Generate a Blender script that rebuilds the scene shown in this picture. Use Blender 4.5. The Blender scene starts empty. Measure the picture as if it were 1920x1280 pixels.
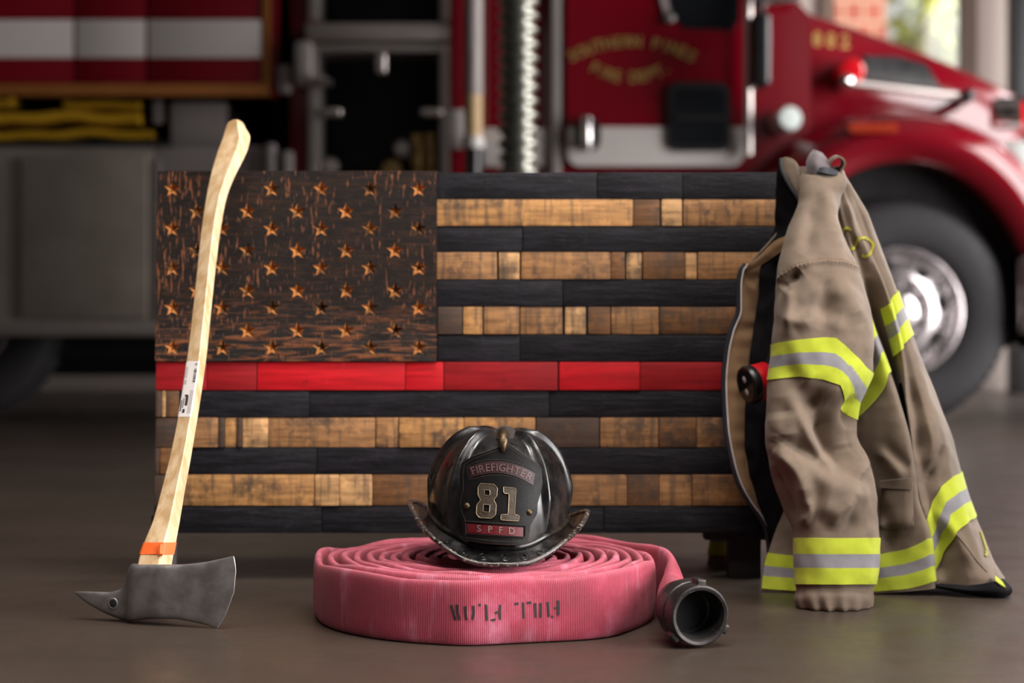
import bpy, bmesh, math, random
import numpy as np
from mathutils import Vector, Matrix, noise
from mathutils.geometry import delaunay_2d_cdt
from mathutils.bvhtree import BVHTree

random.seed(7)
rng = np.random.default_rng(7)
scene = bpy.context.scene
col = scene.collection
PI = math.pi
# ---- survey of the place: camera at (0,0,HC), level, looking along +Y
F, HC, YH, CX = 3400.0, 0.515, 590.0, 960.0

def P(px, py, Y):
    """point at distance Y along the sight line measured at (px, py)"""
    return np.array([(px - CX) * Y / F, Y, HC - (py - YH) * Y / F])

def PA(px, py, Y):
    px, py, Y = np.broadcast_arrays(np.asarray(px, float), np.asarray(py, float), np.asarray(Y, float))
    return np.stack([(px - CX) * Y / F, Y, HC - (py - YH) * Y / F], -1)

def srgb(r, g, b):
    def f(c):
        c /= 255.0
        return c / 12.92 if c <= 0.04045 else ((c + 0.055) / 1.055) ** 2.4
    return (f(r), f(g), f(b))

# ------------------------------------------------------------------ numeric helpers
def pchip(x, xk, yk):
    x = np.asarray(x, float); xk = np.asarray(xk, float); yk = np.asarray(yk, float)
    h = np.diff(xk); d = np.diff(yk) / h
    m = np.zeros(len(xk))
    for i in range(1, len(xk) - 1):
        if d[i - 1] * d[i] > 0:
            w1 = 2 * h[i] + h[i - 1]; w2 = h[i] + 2 * h[i - 1]
            m[i] = (w1 + w2) / (w1 / d[i - 1] + w2 / d[i])
    m[0] = d[0]; m[-1] = d[-1]
    xc = np.clip(x, xk[0], xk[-1])
    i = np.clip(np.searchsorted(xk, xc, side='right') - 1, 0, len(xk) - 2)
    t = (xc - xk[i]) / h[i]
    return ((2 * t**3 - 3 * t**2 + 1) * yk[i] + (t**3 - 2 * t**2 + t) * h[i] * m[i]
            + (-2 * t**3 + 3 * t**2) * yk[i + 1] + (t**3 - t**2) * h[i] * m[i + 1])

def crom(pts, n, closed=False):
    """Catmull-Rom through points (k x d) resampled to n"""
    p = np.asarray(pts, float); k = len(p)
    t = np.linspace(0, k if closed else k - 1, n, endpoint=not closed)
    i = np.floor(t).astype(int)
    if not closed: i = np.clip(i, 0, k - 2)
    f = (t - i)[:, None]
    if closed:
        g = lambda j: p[j % k]
    else:
        def g(j):
            r = p[np.clip(j, 0, k - 1)].copy()
            lo = j < 0; hi = j > k - 1
            if lo.any(): r[lo] = 2 * p[0] - p[1]
            if hi.any(): r[hi] = 2 * p[-1] - p[-2]
            return r
    a, b, c, d = g(i - 1), g(i), g(i + 1), g(i + 2)
    return 0.5 * (2 * b + (c - a) * f + (2 * a - 5 * b + 4 * c - d) * f**2 + (3 * b - a - 3 * c + d) * f**3)

def fnoise(p, scale, seed=0.0):
    """smooth noise of an (...,3) array"""
    sh = p.shape[:-1]
    q = (p.reshape(-1, 3) * scale)
    o = np.array([noise.noise(Vector((a + seed, b - seed, c + 2 * seed))) for a, b, c in q])
    return o.reshape(sh)

def grid_normals(g, cu=False, cv=False):
    du = np.gradient(g, axis=0); dv = np.gradient(g, axis=1)
    if cu:
        du = (np.roll(g, -1, 0) - np.roll(g, 1, 0)) / 2
    if cv:
        dv = (np.roll(g, -1, 1) - np.roll(g, 1, 1)) / 2
    n = np.cross(du, dv)
    return n / (np.linalg.norm(n, axis=-1, keepdims=True) + 1e-12)

def face_cam(n, g):
    """flip normals towards the camera side on average"""
    v = g - np.array([0, 0, HC])
    return n if (n * v).sum(-1).mean() < 0 else -n

# ------------------------------------------------------------------ mesh builder
class MB:
    def __init__(s):
        s.v, s.f, s.m, s.uv = [], [], [], []
        s.has_uv = False
    def add(s, v, f, m=0, uv=None):
        b = len(s.v)
        s.v += [tuple(float(c) for c in q) for q in v]
        s.f += [tuple(b + i for i in q) for q in f]
        s.m += [m] * len(f) if isinstance(m, int) else list(m)
        if uv is None: s.uv += [(0.0, 0.0)] * len(v)
        else:
            s.uv += [tuple(float(c) for c in q) for q in uv]; s.has_uv = True
        return s
    def box(s, lo, hi, bev=0.0, m=0, seg=2):
        bm = bmesh.new()
        bmesh.ops.create_cube(bm, size=1)
        lo = np.minimum(lo, hi) * 1.0 if False else np.array(lo, float); hi = np.array(hi, float)
        for v in bm.verts:
            v.co = Vector([(lo[i] + hi[i]) / 2 + v.co[i] * (hi[i] - lo[i]) for i in range(3)])
        if bev > 0:
            bmesh.ops.bevel(bm, geom=list(bm.edges), offset=bev, segments=seg, affect='EDGES', profile=0.6)
        bm.verts.index_update()
        s.add([v.co[:] for v in bm.verts], [[v.index for v in f.verts] for f in bm.faces], m)
        bm.free(); return s
    def grid(s, g, cu=False, cv=False, m=0, flip=False, uv=None):
        nu, nv = g.shape[:2]
        f = []
        for i in range(nu if cu else nu - 1):
            for j in range(nv if cv else nv - 1):
                q = (i * nv + j, ((i + 1) % nu) * nv + j, ((i + 1) % nu) * nv + (j + 1) % nv, i * nv + (j + 1) % nv)
                f.append(q[::-1] if flip else q)
        return s.add(g.reshape(-1, 3), f, m, None if uv is None else uv.reshape(-1, 2))
    def slab(s, g, n, th, cu=False, cv=False, m=0, back_m=None):
        """grid g thickened by th against its normals n"""
        g = np.asarray(g); b = g - n * th
        nu, nv = g.shape[:2]; N = nu * nv
        f, mm = [], []
        bmi = m if back_m is None else back_m
        for i in range(nu if cu else nu - 1):
            for j in range(nv if cv else nv - 1):
                q = (i * nv + j, ((i + 1) % nu) * nv + j, ((i + 1) % nu) * nv + (j + 1) % nv, i * nv + (j + 1) % nv)
                f.append(q); mm.append(m); f.append(tuple(N + k for k in q[::-1])); mm.append(bmi)
        def rim(idx):
            for a, c in zip(idx[:-1], idx[1:]):
                f.append((c, a, N + a, N + c)); mm.append(m)
        if not cv:
            rim([i * nv for i in range(nu)] + ([0] if cu else [])); rim(([0] if cu else []) + [i * nv + nv - 1 for i in range(nu - 1, -1, -1)])
        if not cu:
            rim(list(range(nv - 1, -1, -1)) + ([nv - 1] if cv else [])); rim([(nu - 1) * nv + j for j in range(nv)] + ([(nu - 1) * nv] if cv else []))
        return s.add(np.concatenate([g.reshape(-1, 3), b.reshape(-1, 3)]), f, mm)
    def tube(s, path, r, seg=10, m=0, closed=False, cap=True):
        p = np.asarray(path, float); n = len(p)
        r = np.broadcast_to(np.asarray(r, float), (n,))
        t = np.gradient(p, axis=0) if not closed else np.roll(p, -1, 0) - np.roll(p, 1, 0)
        t /= np.linalg.norm(t, axis=1, keepdims=True) + 1e-12
        up = np.array([0.0, 0, 1]) if abs(t[0][2]) < 0.9 else np.array([0.0, 1, 0])
        rings = []; a = np.linspace(0, 2 * PI, seg, endpoint=False)
        nrm = up - t[0] * (up @ t[0]); nrm /= np.linalg.norm(nrm)
        for i in range(n):
            nrm = nrm - t[i] * (nrm @ t[i]); nrm /= np.linalg.norm(nrm) + 1e-12
            bi = np.cross(t[i], nrm)
            rings.append(p[i] + r[i] * (np.cos(a)[:, None] * nrm + np.sin(a)[:, None] * bi))
        g = np.array(rings)
        b = len(s.v)
        s.grid(g, cu=closed, cv=True, m=m)
        if cap and not closed:
            s.f.append(tuple(b + i for i in range(seg))); s.m.append(m)
            s.f.append(tuple(b + (n - 1) * seg + i for i in range(seg - 1, -1, -1))); s.m.append(m)
        return s
    def lathe(s, prof, o, ax, seg=32, m=0, cap=True):
        """prof: list of (radius, distance along ax) from point o"""
        o = np.array(o, float); ax = np.array(ax, float); ax /= np.linalg.norm(ax)
        ref = np.array([0.0, 0, 1]) if abs(ax[2]) < 0.9 else np.array([1.0, 0, 0])
        u = np.cross(ax, ref); u /= np.linalg.norm(u); w = np.cross(ax, u)
        a = np.linspace(0, 2 * PI, seg, endpoint=False)
        g = np.array([[o + ax * d + r * (math.cos(q) * u + math.sin(q) * w) for q in a] for r, d in prof])
        b = len(s.v)
        s.grid(g, cv=True, m=m)
        k = len(prof)
        if cap and prof[0][0] > 1e-6: s.f.append(tuple(b + i for i in range(seg))); s.m.append(m)
        if cap and prof[-1][0] > 1e-6: s.f.append(tuple(b + (k - 1) * seg + i for i in range(seg - 1, -1, -1))); s.m.append(m)
        return s
    def relief(s, tris2d, fmap, nmap, th, m=0):
        """triangles over 2-D points, lifted by fmap, thickened th along nmap (towards the viewer)"""
        pts, tri = tris2d
        if len(tri) == 0: return s
        base = fmap(pts); n = nmap(pts); top = base + n * th
        N = len(pts); f = []; ed = {}
        for t in tri:
            f.append(tuple(t)); f.append(tuple(N + i for i in t[::-1]))
            for a, b in ((t[0], t[1]), (t[1], t[2]), (t[2], t[0])):
                k = (min(a, b), max(a, b)); ed.setdefault(k, []).append((a, b))
        for k, l in ed.items():
            if len(l) == 1:
                a, b = l[0]; f.append((b, a, N + a, N + b))
        return s.add(np.concatenate([top, base]), f, m)
    def build(s, name, mats, parent=None, smooth=True, angle=40, org=None):
        o = np.zeros(3)
        if parent is not None: o = ORG[parent.name]
        elif org is not None: o = np.array(org, float)
        me = bpy.data.meshes.new(name)
        v = np.array(s.v) - o
        me.from_pydata([tuple(q) for q in v], [], s.f)
        mats = mats if isinstance(mats, (list, tuple)) else [mats]
        for mt in mats: me.materials.append(mt)
        me.polygons.foreach_set('material_index', s.m)
        if s.has_uv:
            l = me.uv_layers.new(name='UVMap')
            vi = np.zeros(len(me.loops), dtype=np.int32); me.loops.foreach_get('vertex_index', vi)
            l.data.foreach_set('uv', np.array(s.uv, dtype=np.float32)[vi].ravel())
        bm = bmesh.new(); bm.from_mesh(me)
        bmesh.ops.recalc_face_normals(bm, faces=bm.faces); bm.to_mesh(me); bm.free()
        if smooth:
            me.polygons.foreach_set('use_smooth', [True] * len(me.polygons))
            me.set_sharp_from_angle(angle=math.radians(angle))
        me.update()
        ob = bpy.data.objects.new(name, me)
        col.objects.link(ob)
        if parent is not None: ob.parent = parent
        else: ob.location = o
        ORG[ob.name] = o
        return ob

ORG = {}

def thing(name, label, cat, loc=(0, 0, 0), group=None):
    o = bpy.data.objects.new(name, None)
    o.empty_display_size = 0.1
    col.objects.link(o)
    o.location = loc
    o['label'] = label; o['category'] = cat
    if group: o['group'] = group
    ORG[o.name] = np.array(loc, float)
    return o

def tag(o, label, cat, group=None):
    o['label'] = label; o['category'] = cat
    if group: o['group'] = group
    return o

def structure(o):
    o['kind'] = 'structure'; return o

# ------------------------------------------------------------------ 2-D fills
def in_poly(x, y, loops):
    c = False
    for lp in loops:
        j = len(lp) - 1
        for i in range(len(lp)):
            xi, yi = lp[i]; xj, yj = lp[j]
            if (yi > y) != (yj > y) and x < (xj - xi) * (y - yi) / (yj - yi) + xi: c = not c
            j = i
    return c

def densify(lp, step):
    out = []
    for i in range(len(lp)):
        a = np.array(lp[i], float); b = np.array(lp[(i + 1) % len(lp)], float)
        k = max(1, int(np.linalg.norm(b - a) / step))
        for q in range(k): out.append(tuple(a + (b - a) * q / k))
    return out

def fill(loops, step=None):
    """triangles (points, faces) of a polygon with holes, with inner points every step"""
    if step: loops = [densify(l, step) for l in loops]
    vs, es = [], []
    for l in loops:
        b = len(vs); vs += [Vector(p) for p in l]
        es += [(b + i, b + (i + 1) % len(l)) for i in range(len(l))]
    if step:
        a = np.array([p[:] for p in vs]); lo, hi = a.min(0), a.max(0)
        for x in np.arange(lo[0] + step / 2, hi[0], step):
            for y in np.arange(lo[1] + step / 2, hi[1], step):
                if in_poly(x, y, loops) and np.min(np.hypot(a[:, 0] - x, a[:, 1] - y)) > step * 0.5: vs.append(Vector((x, y)))
    r = delaunay_2d_cdt(vs, es, [], 0, 1e-6)
    pts = np.array([v[:] for v in r[0]])
    tri = []
    for t in r[2]:
        c = pts[list(t)].mean(0)
        if in_poly(c[0], c[1], loops): tri.append(tuple(t))
    return pts, tri

def text_tris(body, size=1.0, bold=0.0):
    cu = bpy.data.curves.new('tmp_text', 'FONT')
    cu.body = body; cu.size = size; cu.align_x = 'CENTER'; cu.offset = bold; cu.resolution_u = 3
    ob = bpy.data.objects.new('tmp_text', cu); col.objects.link(ob)
    bpy.context.view_layer.update()
    dg = bpy.context.evaluated_depsgraph_get()
    me = bpy.data.meshes.new_from_object(ob.evaluated_get(dg))
    me.calc_loop_triangles()
    pts = np.array([v.co[:2] for v in me.vertices]).reshape(-1, 2)
    tri = [tuple(t.vertices) for t in me.loop_triangles]
    bpy.data.objects.remove(ob); bpy.data.curves.remove(cu); bpy.data.meshes.remove(me)
    return pts, tri

def stroke2d(line, w):
    """ribbon quad strip (points, tris) around a 2-D polyline"""
    p = np.array(line, float)
    t = np.gradient(p, axis=0); t /= np.linalg.norm(t, axis=1, keepdims=True) + 1e-9
    n = np.stack([-t[:, 1], t[:, 0]], 1) * w / 2
    pts = np.concatenate([p + n, p - n]); k = len(p); tri = []
    for i in range(k - 1):
        tri += [(i, i + 1, k + i + 1), (i, k + i + 1, k + i)]
    return pts, tri

def px_caster(objs):
    """returns f(points2d) -> (hit points, normals) on the given meshes along the sight lines"""
    vs, fs = [], []
    for o in objs:
        b = len(vs); off = Vector(ORG[o.name])
        vs += [v.co + off for v in o.data.vertices]
        fs += [tuple(b + i for i in p.vertices) for p in o.data.polygons]
    t = BVHTree.FromPolygons(vs, fs)
    c = Vector((0, 0, HC))
    def f(pts):
        H, N = [], []
        for x, y in pts:
            d = (Vector(P(x, y, 1.0)) - c).normalized()
            h = t.ray_cast(c, d)
            if h[0] is None:
                q = t.find_nearest(c + d * 3.3); h = (q[0], q[1])
            n = h[1] if h[1].dot(d) < 0 else -h[1]
            H.append(h[0][:]); N.append(n[:])
        return np.array(H), np.array(N)
    return f
# ------------------------------------------------------------------ materials
def _new(name):
    m = bpy.data.materials.new(name); m.use_nodes = True
    nt = m.node_tree; nt.nodes.clear()
    out = nt.nodes.new('ShaderNodeOutputMaterial'); b = nt.nodes.new('ShaderNodeBsdfPrincipled')
    nt.links.new(b.outputs[0], out.inputs[0])
    return m, nt, b

class NG:
    """tiny node-graph writer"""
    def __init__(s, nt): s.nt = nt
    def n(s, t, ins=None, **kw):
        d = s.nt.nodes.new(t)
        for k, v in kw.items(): setattr(d, k, v)
        for k, v in (ins or {}).items():
            sock = d.inputs[k]
            if isinstance(v, bpy.types.NodeSocket): s.nt.links.new(v, sock)
            else: sock.default_value = v
        return d
    def math(s, op, a, b=0.0, c=0.0):
        d = s.n('ShaderNodeMath', {0: a, 1: b, 2: c}, operation=op); return d.outputs[0]
    def ramp(s, fac, lo, hi, a=0.0, b=1.0):
        d = s.n('ShaderNodeMapRange', {'Value': fac, 'From Min': lo, 'From Max': hi, 'To Min': a, 'To Max': b}); d.interpolation_type = 'SMOOTHSTEP'
        return d.outputs[0]
    def mix(s, fac, a, b, blend='MIX'):
        d = s.nt.nodes.new('ShaderNodeMix'); d.data_type = 'RGBA'; d.blend_type = blend
        for i, v in ((0, fac), (6, a), (7, b)):
            if isinstance(v, bpy.types.NodeSocket): s.nt.links.new(v, d.inputs[i])
            else: d.inputs[i].default_value = (tuple(v) + (1,))[:4] if isinstance(v, (tuple, list)) else v
        return d.outputs[2]
    def coord(s, kind='Object', scale=(1, 1, 1), rnd=False, rot=(0, 0, 0)):
        c = s.n('ShaderNodeTexCoord').outputs[kind]
        if rnd:
            r = s.n('ShaderNodeObjectInfo').outputs['Random']
            m = s.math('MULTIPLY', r, 37.0)
            cx = s.n('ShaderNodeCombineXYZ', {0: m, 1: m, 2: m}).outputs[0]
            c = s.n('ShaderNodeVectorMath', {0: c, 1: cx}, operation='ADD').outputs[0]
        return s.n('ShaderNodeMapping', {'Vector': c, 'Scale': scale, 'Rotation': rot}).outputs[0]
    def noise(s, vec, scale, detail=4.0, rough=0.55, dist=0.0):
        return s.n('ShaderNodeTexNoise', {'Vector': vec, 'Scale': scale, 'Detail': detail, 'Roughness': rough, 'Distortion': dist}).outputs[0]
    def bump(s, h, strength, dist=0.002, normal=None):
        ins = {'Height': h, 'Strength': strength, 'Distance': dist}
        if normal is not None: ins['Normal'] = normal
        return s.n('ShaderNodeBump', ins).outputs[0]
    def rgb(s, c): return s.n('ShaderNodeRGB').outputs[0]

def simple(name, c, rough=0.5, metal=0.0, var=0.15, vs=20.0, bump=0.0, bs=200.0, coat=0.0, spec=0.5, stretch=(1, 1, 1), bd=0.001):
    m, nt, b = _new(name); g = NG(nt)
    v = g.coord('Object', stretch)
    n = g.noise(v, vs)
    cc = g.mix(n, tuple(x * (1 - var) for x in c), tuple(min(1, x * (1 + var)) for x in c))
    nt.links.new(cc, b.inputs['Base Color'])
    b.inputs['Metallic'].default_value = metal
    rr = g.ramp(n, 0.2, 0.8, max(0, rough - 0.08), min(1, rough + 0.08)); nt.links.new(rr, b.inputs['Roughness'])
    b.inputs['Coat Weight'].default_value = coat; b.inputs['Coat Roughness'].default_value = 0.06
    b.inputs['Specular IOR Level'].default_value = spec
    if bump:
        nt.links.new(g.bump(g.noise(v, bs, 3.0), bump, bd), b.inputs['Normal'])
    return m

M = {}
M['truck_red'] = simple('truck_red', srgb(112, 5, 22), 0.16, 0, 0.06, 3, coat=0.3)
M['truck_white'] = simple('truck_white', srgb(200, 194, 190), 0.4, 0, 0.04, 3)
M['gold'] = simple('gold_leaf', srgb(186, 150, 86), 0.42, 0.5, 0.2, 30)
M['gold_line'] = simple('gold_line', srgb(150, 92, 40), 0.5, 0.2, 0.15, 10)
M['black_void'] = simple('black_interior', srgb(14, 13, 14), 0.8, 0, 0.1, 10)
M['black_rubber'] = simple('black_rubber', srgb(38, 36, 40), 0.72, 0, 0.15, 30, 0.15, 300)
M['black_plastic'] = simple('black_plastic', srgb(20, 20, 22), 0.35, 0, 0.1, 30)
M['dark_glass'] = simple('dark_glass', srgb(24, 26, 30), 0.06, 0, 0.05, 3, spec=0.8)
M['chrome'] = simple('chrome', srgb(215, 212, 212), 0.13, 1.0, 0.04, 10)
M['brushed'] = simple('brushed_aluminium', srgb(190, 182, 178), 0.38, 0.9, 0.1, 8, 0.05, 80, stretch=(0.2, 1, 6))
M['grey_paint'] = simple('grey_paint', srgb(150, 142, 140), 0.5, 0.1, 0.08, 6)
M['tan_plastic'] = simple('tan_plastic', srgb(190, 160, 118), 0.55, 0, 0.1, 10)
M['amber'] = simple('amber_lens', srgb(205, 92, 20), 0.2, 0, 0.1, 10, coat=0.5)
M['dull_amber'] = simple('dull_amber_lens', srgb(150, 44, 18), 0.3, 0, 0.1, 10)
M['red_lens'] = simple('red_lens', srgb(200, 18, 30), 0.15, 0, 0.1, 10, coat=0.6)
M['clear_lens'] = simple('clear_lens', srgb(215, 225, 222), 0.12, 0, 0.05, 10, coat=0.5)
M['brass'] = simple('brass', srgb(180, 150, 100), 0.3, 0.9, 0.2, 20)
M['yellow_hose'] = simple('yellow_hose', srgb(196, 150, 12), 0.75, 0, 0.25, 14, 0.4, 260)
M['navy_trim'] = simple('navy_trim', srgb(26, 30, 40), 0.6, 0, 0.2, 60)
M['rim'] = simple('polished_rim', srgb(205, 198, 200), 0.25, 0.9, 0.05, 10)
M['duct'] = simple('duct_metal', srgb(160, 160, 152), 0.36, 0.95, 0.06, 20)

def diamond():
    m, nt, b = _new('diamond_plate'); g = NG(nt)
    v = g.coord('Object', (26, 26, 26), rot=(0, math.radians(45), 0))
    ch = g.n('ShaderNodeTexVoronoi', {'Vector': v, 'Scale': 1.0, 'Randomness': 0.0})
    h = g.ramp(ch.outputs['Distance'], 0.2, 0.4, 1.0, 0.0)
    n = g.noise(g.coord('Object'), 4.0)
    nt.links.new(g.mix(n, srgb(120, 112, 102), srgb(165, 156, 146)), b.inputs['Base Color'])
    b.inputs['Metallic'].default_value = 0.5; b.inputs['Roughness'].default_value = 0.42
    nt.links.new(g.bump(h, 0.5, 0.003), b.inputs['Normal'])
    return m
M['diamond'] = diamond()

def floor_mat():
    m, nt, b = _new('sealed_concrete'); g = NG(nt)
    v = g.coord('Object')
    n1 = g.noise(v, 1.3, 5, 0.6); n2 = g.noise(v, 9, 5, 0.6); n3 = g.noise(v, 420, 2, 0.5)
    base = g.mix(g.ramp(n1, 0.3, 0.7), srgb(54, 46, 40), srgb(66, 56, 49))
    base = g.mix(g.math('MULTIPLY', g.ramp(n2, 0.45, 0.75), 0.35), base, srgb(44, 36, 31))
    base = g.mix(g.math('MULTIPLY', g.ramp(n3, 0.52, 0.7), 0.5), base, srgb(84, 71, 60))
    nt.links.new(base, b.inputs['Base Color'])
    nt.links.new(g.ramp(n2, 0.25, 0.75, 0.28, 0.42), b.inputs['Roughness'])
    b.inputs['Specular IOR Level'].default_value = 0.4
    nt.links.new(g.bump(n3, 0.22, 0.0012), b.inputs['Normal'])
    return m
M['floor'] = floor_mat()
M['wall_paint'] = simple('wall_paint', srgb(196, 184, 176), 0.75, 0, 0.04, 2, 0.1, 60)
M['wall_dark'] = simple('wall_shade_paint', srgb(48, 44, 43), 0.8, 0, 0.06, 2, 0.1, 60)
M['ceiling'] = simple('ceiling_paint', srgb(80, 76, 74), 0.85, 0, 0.05, 2)
M['frame_brown'] = simple('bronze_frame', srgb(112, 94, 82), 0.5, 0.2, 0.06, 6)

def brick():
    m, nt, b = _new('red_brick'); g = NG(nt)
    v = g.coord('Object', rot=(PI / 2, 0, 0))
    t = g.n('ShaderNodeTexBrick', {'Vector': v, 'Scale': 1.0, 'Mortar Size': 0.012, 'Brick Width': 0.22, 'Row Height': 0.24,
            'Color1': srgb(186, 110, 96) + (1,), 'Color2': srgb(168, 92, 80) + (1,), 'Mortar': srgb(205, 180, 165) + (1,)})
    nt.links.new(t.outputs[0], b.inputs['Base Color']); b.inputs['Roughness'].default_value = 0.85
    return m
M['brick'] = brick()
M['leaf'] = simple('leaves', srgb(190, 200, 120), 0.6, 0, 0.35, 1.2)
M['leaf2'] = simple('yellow_leaves', srgb(214, 200, 130), 0.6, 0, 0.35, 1.2)
M['bark'] = simple('bark', srgb(120, 92, 66), 0.9, 0, 0.3, 8, 0.5, 30)
M['outside_ground'] = simple('outside_ground', srgb(150, 150, 130), 0.9, 0, 0.15, 1)

def glass():
    m = bpy.data.materials.new('window_glass'); m.use_nodes = True
    nt = m.node_tree; nt.nodes.clear(); g = NG(nt)
    o = nt.nodes.new('ShaderNodeOutputMaterial')
    t = g.n('ShaderNodeBsdfTransparent', {'Color': (0.95, 0.97, 0.95, 1)}); s = g.n('ShaderNodeBsdfGlossy', {'Roughness': 0.03})
    fr = g.n('ShaderNodeFresnel', {'IOR': 1.45})
    mx = g.n('ShaderNodeMixShader', {0: fr.outputs[0], 1: t.outputs[0], 2: s.outputs[0]})
    nt.links.new(mx.outputs[0], o.inputs[0]); return m
M['glass'] = glass()

# ---- wooden flag
def stave_mat():
    """oak stave: tint comes from the object's own colour"""
    m, nt, b = _new('oak_stave'); g = NG(nt)
    oc = g.n('ShaderNodeObjectInfo').outputs['Color']
    v = g.coord('Object', rnd=True)
    vx = g.coord('Object', (5, 20, 70), rnd=True); vz = g.coord('Object', (75, 20, 6), rnd=True)
    g1 = g.noise(vx, 1.6, 5, 0.65); g2 = g.noise(vz, 1.0, 4, 0.6); g3 = g.noise(v, 16, 5, 0.65); g4 = g.noise(v, 42, 3, 0.6)
    c = g.mix(g.ramp(g1, 0.3, 0.7), (0.55, 0.5, 0.46), (1.18, 1.12, 1.05))
    c = g.mix(1.0, oc, c, 'MULTIPLY')
    c = g.mix(g.math('MULTIPLY', g.ramp(g2, 0.47, 0.64), 0.6), c, (0.05, 0.034, 0.024))
    c = g.mix(g.math('MULTIPLY', g.ramp(g3, 0.48, 0.68), 0.72), c, (0.03, 0.021, 0.017))
    c = g.mix(g.math('MULTIPLY', g.ramp(g4, 0.52, 0.7), 0.4), c, g.mix(1.0, oc, (1.7, 1.6, 1.5), 'MULTIPLY'))
    nt.links.new(c, b.inputs['Base Color'])
    b.inputs['Roughness'].default_value = 0.62
    nt.links.new(g.bump(g.math('ADD', g.math('ADD', g1, g.math('MULTIPLY', g2, 0.6)), g.math('MULTIPLY', g3, 0.5)), 0.5, 0.0015), b.inputs['Normal'])
    return m
M['stave'] = stave_mat()

def red_mat():
    m, nt, b = _new('red_painted_oak'); g = NG(nt)
    oc = g.n('ShaderNodeObjectInfo').outputs['Color']
    vx = g.coord('Object', (5, 20, 60), rnd=True); v = g.coord('Object', rnd=True)
    g1 = g.noise(vx, 1.6, 5, 0.65); g3 = g.noise(v, 22, 5, 0.65); g4 = g.noise(g.coord('Object', (60, 20, 14), rnd=True, rot=(0, 0.35, 0)), 1.0, 2, 0.5)
    c = g.mix(1.0, oc, g.mix(g.ramp(g1, 0.3, 0.7), (0.72, 0.6, 0.6), (1.12, 1.1, 1.1)), 'MULTIPLY')
    c = g.mix(g.math('MULTIPLY', g.ramp(g3, 0.58, 0.75), 0.5), c, (0.05, 0.008, 0.01))
    c = g.mix(g.math('MULTIPLY', g.ramp(g4, 0.7, 0.78), 0.5), c, srgb(205, 90, 95))
    nt.links.new(c, b.inputs['Base Color']); b.inputs['Roughness'].default_value = 0.5; b.inputs['Specular IOR Level'].default_value = 0.3
    nt.links.new(g.bump(g.math('ADD', g1, g3), 0.4, 0.0012), b.inputs['Normal'])
    return m
M['red_stave'] = red_mat()

def char_mat():
    m, nt, b = _new('charred_oak'); g = NG(nt)
    vx = g.coord('Object', (7, 20, 75), rnd=True); v = g.coord('Object', (26, 26, 60), rnd=True)
    g1 = g.noise(vx, 1.5, 5, 0.65); g3 = g.noise(g.coord('Object', rnd=True), 30, 5, 0.65)
    vo = g.n('ShaderNodeTexVoronoi', {'Vector': v, 'Scale': 1.6}, feature='DISTANCE_TO_EDGE').outputs[0]
    crack = g.ramp(vo, 0.0, 0.06, 1.0, 0.0)
    c = g.mix(g.ramp(g1, 0.35, 0.7), srgb(16, 15, 18), srgb(35, 33, 39))
    c = g.mix(g.math('MULTIPLY', g.math('MULTIPLY', crack, g.ramp(g3, 0.45, 0.65)), 0.14), c, srgb(92, 86, 90))
    c = g.mix(g.math('MULTIPLY', g.ramp(g3, 0.72, 0.8), 0.6), c, srgb(110, 66, 40))
    nt.links.new(c, b.inputs['Base Color']); b.inputs['Roughness'].default_value = 0.55
    b.inputs['Specular IOR Level'].default_value = 0.22
    nt.links.new(g.bump(g.math('ADD', g.math('ADD', g1, g.math('MULTIPLY', g3, 0.6)), g.math('MULTIPLY', vo, 0.35)), 0.7, 0.002), b.inputs['Normal'])
    return m
M['char'] = char_mat()

def canton_mat():
    m, nt, b = _new('burnt_canton_wood'); g = NG(nt)
    v = g.coord('Object')
    zz = g.n('ShaderNodeSeparateXYZ', {0: v}).outputs
    g1 = g.noise(g.coord('Object', (9, 20, 95)), 1.3, 5, 0.7, 1.2)      # horizontal grain
    gv = g.noise(g.coord('Object', (215, 20, 42), rot=(0, 0.28, 0)), 1.0, 3, 0.55)   # slanting gouges
    g3 = g.noise(v, 9, 4, 0.6); g4 = g.noise(v, 60, 4, 0.6)
    dark = g.mix(g4, srgb(20, 16, 15), srgb(40, 34, 31))
    brown = g.mix(g4, srgb(84, 48, 28), srgb(158, 94, 54))
    low = g.ramp(zz[2], 0.345, 0.475, 1.0, 0.0)        # heavier bare grain near the lower edge (brushed wood)
    left = g.ramp(zz[0], -0.664, -0.45, 1.0, 0.0)
    a = g.math('MULTIPLY', g.ramp(g1, 0.49, 0.6), g.math('ADD', g.math('MULTIPLY', low, 0.8), 0.1))
    t = g.math('ADD', g.math('ADD', g.math('MULTIPLY', left, 0.06), g.math('MULTIPLY', g3, 0.3)), -0.165)
    bmk = g.ramp(g.math('ADD', gv, t), 0.59, 0.67)
    c = g.mix(g.math('MULTIPLY', bmk, 0.85), dark, brown)
    c = g.mix(a, c, brown)
    b.inputs['Specular IOR Level'].default_value = 0.22
    nt.links.new(c, b.inputs['Base Color']); b.inputs['Roughness'].default_value = 0.48
    nt.links.new(g.bump(g.math('ADD', g.math('MULTIPLY', g1, g.math('ADD', low, 0.25)), g.math('MULTIPLY', bmk, -0.8)), 0.8, 0.003), b.inputs['Normal'])
    return m
M['canton'] = canton_mat()

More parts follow.
